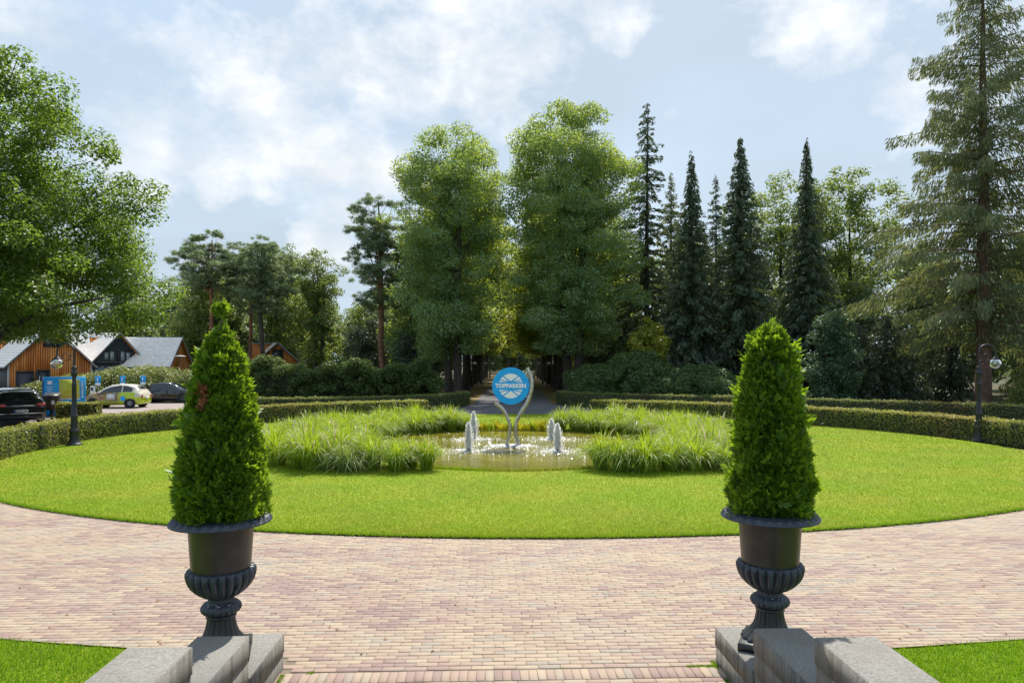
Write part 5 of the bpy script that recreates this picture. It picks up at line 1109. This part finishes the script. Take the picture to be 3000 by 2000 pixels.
# black four-wheel drive seen from behind
su = [(0, .42, .80, .88, .80, .84, .72), (.05, .30, .98, 1.06, .93, .93, .80), (.14, .27, 1.06, 1.16, .97, .965, .74), (.42, .25, 1.08, 1.50, .98, .97, .66), (.75, .24, 1.08, 1.63, .98, .97, .68), (1.5, .24, 1.07, 1.69, .98, .97, .70), (2.4, .24, 1.06, 1.68, .98, .97, .70), (2.9, .24, 1.05, 1.56, .98, .96, .70), (3.5, .24, 1.03, 1.15, .98, .95, .78), (4.2, .26, .95, 1.02, .97, .92, .78), (4.75, .30, .72, .8, .90, .82, .66), (4.9, .4, .6, .64, .7, .62, .5)]
X0, Y0 = (62-1500)*30.2/FPX, 30.2
car('four_wheel_drive', 'black four-wheel drive seen from behind at the left edge', (X0, Y0, -.034), math.radians(136), su, M['black_paint'], (.95, 3.85), .38, 'rim_dark',
    {'side': [(.50, 1.25, .12, .55, .08, .84), (1.32, 2.2, .08, .86, .08, .88), (2.28, 3.2, .08, .88, .08, .45)], 'rear': (.17, .43), 'front': (2.85, 3.45)}, (.70, .52, 'bars'),
    [(.585, 1.66, .035, 'chrome', .0), (.93, 1.5, .03, 'chrome', -.0), (.42, 1.5, .10, 'ink', -.02)], {'a': (.74, .96, .34, .13, 'tail_red')})

# ------------------------------------------------------------------ lamps
def make_lamp(label, loc, rz, group, simple=False):
    L_ = thing('street_lamp', label, 'street lamp', loc, rz, group); g = G()
    prof = [(.0, 0), (.26, 0), (.26, .03), (.20, .06), (.17, .12), (.145, .20), (.14, .42), (.155, .45), (.155, .49), (.12, .53), (.105, .60), (.10, .92), (.115, .95), (.115, .99), (.085, 1.02), (.075, 1.5), (.066, 1.98), (.08, 2.0), (.08, 2.03), (.064, 2.06), (.06, 2.28), (.085, 2.34), (.11, 2.40), (.105, 2.46), (.06, 2.50), (.085, 2.56), (.075, 2.62), (.035, 2.66)]
    G().lathe(prof, 20).build('post', M['lamp_iron'], L_, True)
    t = np.linspace(np.pi, 0, 18); R_ = .29; path = np.vstack([[(0, 0, 2.6), (0, 0, 3.06)], np.c_[R_+R_*np.cos(t), np.zeros(18), 3.12+R_*np.sin(t)], [(2*R_, 0, 3.0)]])
    ar = G().tube(path, .030, 8); ar.build('arm', M['lamp_iron'], L_, True)
    if not simple:
        a = np.linspace(0, 2.2*np.pi, 26); rr = .15*(1-.32*a/a.max()); G().tube(np.c_[.27+rr*np.cos(a+2.6), np.zeros(26), 2.98+rr*np.sin(a+2.6)], .011, 6).build('scroll', M['lamp_iron'], L_, True)
        a = np.linspace(0, 1.7*np.pi, 20); rr = .10*(1-.3*a/a.max()); G().tube(np.c_[.12+rr*np.cos(a+.6), np.zeros(20), 2.78+rr*np.sin(a+.6)], .010, 6).build('scroll', M['lamp_iron'], L_, True)
    G().lathe([(.03, 3.05), (.04, 2.99), (.06, 2.97), (.075, 2.94), (.12, 2.90), (.125, 2.885), (.0, 2.885)], 18, c=(2*R_, 0, 0)).build('lamp_cap', M['lamp_iron'], L_, True)
    a = np.linspace(.42, np.pi, 14); gl_ = G().lathe(np.c_[.185*np.sin(a)*1.02, 2.74+.185*np.cos(a)*.95], 24, c=(2*R_, 0, 0)).build('globe', M['globe'], L_, True)
    a = np.linspace(0, np.pi, 9); G().lathe(np.c_[.05*np.sin(a)+.001, 2.80+.085*np.cos(a)], 12, c=(2*R_, 0, 0)).build('bulb', M['bulb'], gl_, True)
    return L_
lampL = make_lamp('black swan-neck lamp by the hedge on the left of the lawn', (-14.75, 23.0, .03), math.pi, 'swan-neck lamps by the lawn')
lampR = make_lamp('black swan-neck lamp by the hedge on the right of the lawn', (16.55, 24.2, .03), 0, 'swan-neck lamps by the lawn')
for k, (d, nm) in enumerate(((66, 'nearest'), (92, 'middle'), (128, 'farthest'))):
    for sx, sd in ((-1, 'left'), (1, 'right')): place(copy_tree(lampR), (sx*4.15, d, -.03), 0 if sx < 0 else math.pi, 1.0, f'{nm} swan-neck lamp on the {sd} side of the avenue', 'lamps along the avenue')
fp = thing('path_lamp', 'thin lamp post with a flat disc head, right of the long-roofed cottage', 'street lamp', ((527-1500)*56/FPX, 56, -.05))
G().lathe([(.05, 0), (.04, 3.35), (.0, 3.36)], 10).build('post', M['bark_pine'], fp); G().lathe([(.0, 3.46), (.30, 3.42), (.50, 3.38), (.50, 3.35), (.0, 3.35)], 20).build('flat_head', M['grey_trim'], fp)

# ------------------------------------------------------------------ info board, bin, small signs, bird
bx, by = (190-1500)*36.2/FPX, 36.2; bd = thing('info_board', 'tall blue information board with a yellow-green map', 'sign', (bx, by, -.034), .42)
pan = G().cbox((0, 0, 1.07), (1.85, .16, 2.02), .01).build('panel', M['blue_board'], bd); G().box((-.963, 0, 1.07), (.075, .168, 2.02)).build('panel_edge', M['blue_edge'], bd)
G().box((0, 0, .03), (1.7, .3, .07)).build('plinth', M['dark_frame'], bd)
G().box((.22, -.086, 1.43), (.92, .02, 1.0)).build('map', M['map'], pan); g = G(); g.box((.22, -.084, 1.945), (.98, .022, .035)); g.box((.22, -.084, .915), (.98, .022, .035)); g.build('map_frame', M['sign_white'], pan)
g = G()
for k in range(8): g.box((.80, -.084, 1.82-k*.115), (.12 if k % 3 else .09, .012, .06))
tag(g.build('vertical_lettering', M['sign_white'], pan), kind='stuff')
g = G(); g.box((-.66, -.084, 1.78), (.20, .012, .18)); g.build('white_pictogram', M['sign_white'], pan); g = G()
for k in range(6): g.box((-.66, -.084, 1.55-k*.1), (.30-.05*(k % 3), .01, .022))
g.build('small_print', M['sign_white'], pan)
g = G()
for k in range(6): g.box((.20+k*.085, -.084, .54+.012*k+(.03 if k in (0, 3) else 0)), (.055, .012, .10+(.06 if k in (0, 3) else 0)))
tag(g.build('script_lettering', M['sign_white'], pan), kind='stuff'); g = G()
for k in range(2): g.box((.5-.05*k, -.084, .32-k*.08), (.55-.1*k, .01, .028))
g.build('small_print', M['sign_white'], pan)
bn = thing('litter_bin', 'dark litter bin in front of the blue board', 'bin', ((152-1500)*34.3/FPX, 34.3, -.034), .3)
G().add([[-.30, -.25, .45], [.30, -.25, .45], [.30, .25, .45], [-.30, .25, .45], [-.30, -.25, 1.12], [.30, -.25, 1.12], [.30, .25, 1.26], [-.30, .25, 1.26]], [[0, 1, 5, 4], [1, 2, 6, 5], [2, 3, 7, 6], [3, 0, 4, 7], [3, 2, 1, 0]]).build('body', M['bin'], bn)
G().add([[-.34, -.3, 1.125], [.34, -.3, 1.125], [.34, .28, 1.285], [-.34, .28, 1.285], [-.34, -.3, 1.165], [.34, -.3, 1.165], [.34, .28, 1.325], [-.34, .28, 1.325]], [[0, 1, 5, 4], [1, 2, 6, 5], [2, 3, 7, 6], [3, 0, 4, 7], [4, 5, 6, 7], [3, 2, 1, 0]]).build('lid', M['bin'], bn)
G().box((0, 0, .23), (.12, .12, .46)).build('leg', M['bin'], bn); G().box((.12, -.262, .85), (.12, .015, .2)).build('sticker', M['sign_white'], bn)
for k, (px, d, nm) in enumerate(((288, 45.6, 'left of the small green hatchback roof'), (360, 46.2, 'above the small green hatchback'), (420, 47.2, 'above the tail of the black saloon'))):
    s_ = thing('parking_sign', f'small blue and white parking sign {nm}', 'sign', ((px-1500)*d/FPX, d, -.034), 0, 'parking signs along the shrubs')
    G().lathe([(.03, 0), (.03, 2.0), (.0, 2.01)], 8).build('post', M['metal_grey'], s_); p_ = G().box((0, -.04, 1.62), (.36, .02, .62)).build('panel', M['blue_board'], s_)
    G().box((0, -.053, 1.40), (.34, .01, .16)).build('white_field', M['sign_white'], p_); G().box((-.02, -.053, 1.70), (.05, .01, .26)).build('white_symbol', M['sign_white'], p_)
cp = thing('charging_post', 'white charging post left of the small green hatchback', 'post', ((272-1500)*45.2/FPX, 45.2, -.034)); G().cbox((0, 0, .65), (.24, .2, 1.3), .03).build('body', M['white_paint'], cp); G().box((0, -.105, 1.1), (.15, .012, .2)).build('panel', M['ink'], cp)
b_ = thing('blackbird', 'small dark bird standing on the lawn near the right hedge', 'bird', (13.3, 29.2, .035), .6)
def bird_prof(): return None
a = np.linspace(0, 1, 12); rad = np.array([.004, .016, .02, .024, .04, .05, .054, .05, .038, .022, .014, .008]); pth = np.c_[.12-.30*a, np.zeros(12), .15-.02*a+np.array([.03, .035, .035, .03, .01, 0, -.01, -.01, 0, .01, .02, .02])]
G().tube(pth, rad, 10).build('body', M['bird'], b_, True); G().tube([(.115, 0, .185), (.16, 0, .178)], [.008, .002], 6).build('beak', M['beak'], b_)
for s in (-1, 1): G().tube([(-.01, s*.02, .09), (0, s*.022, .045), (-.01, s*.022, 0)], .005, 5).build('leg', M['beak'], b_)
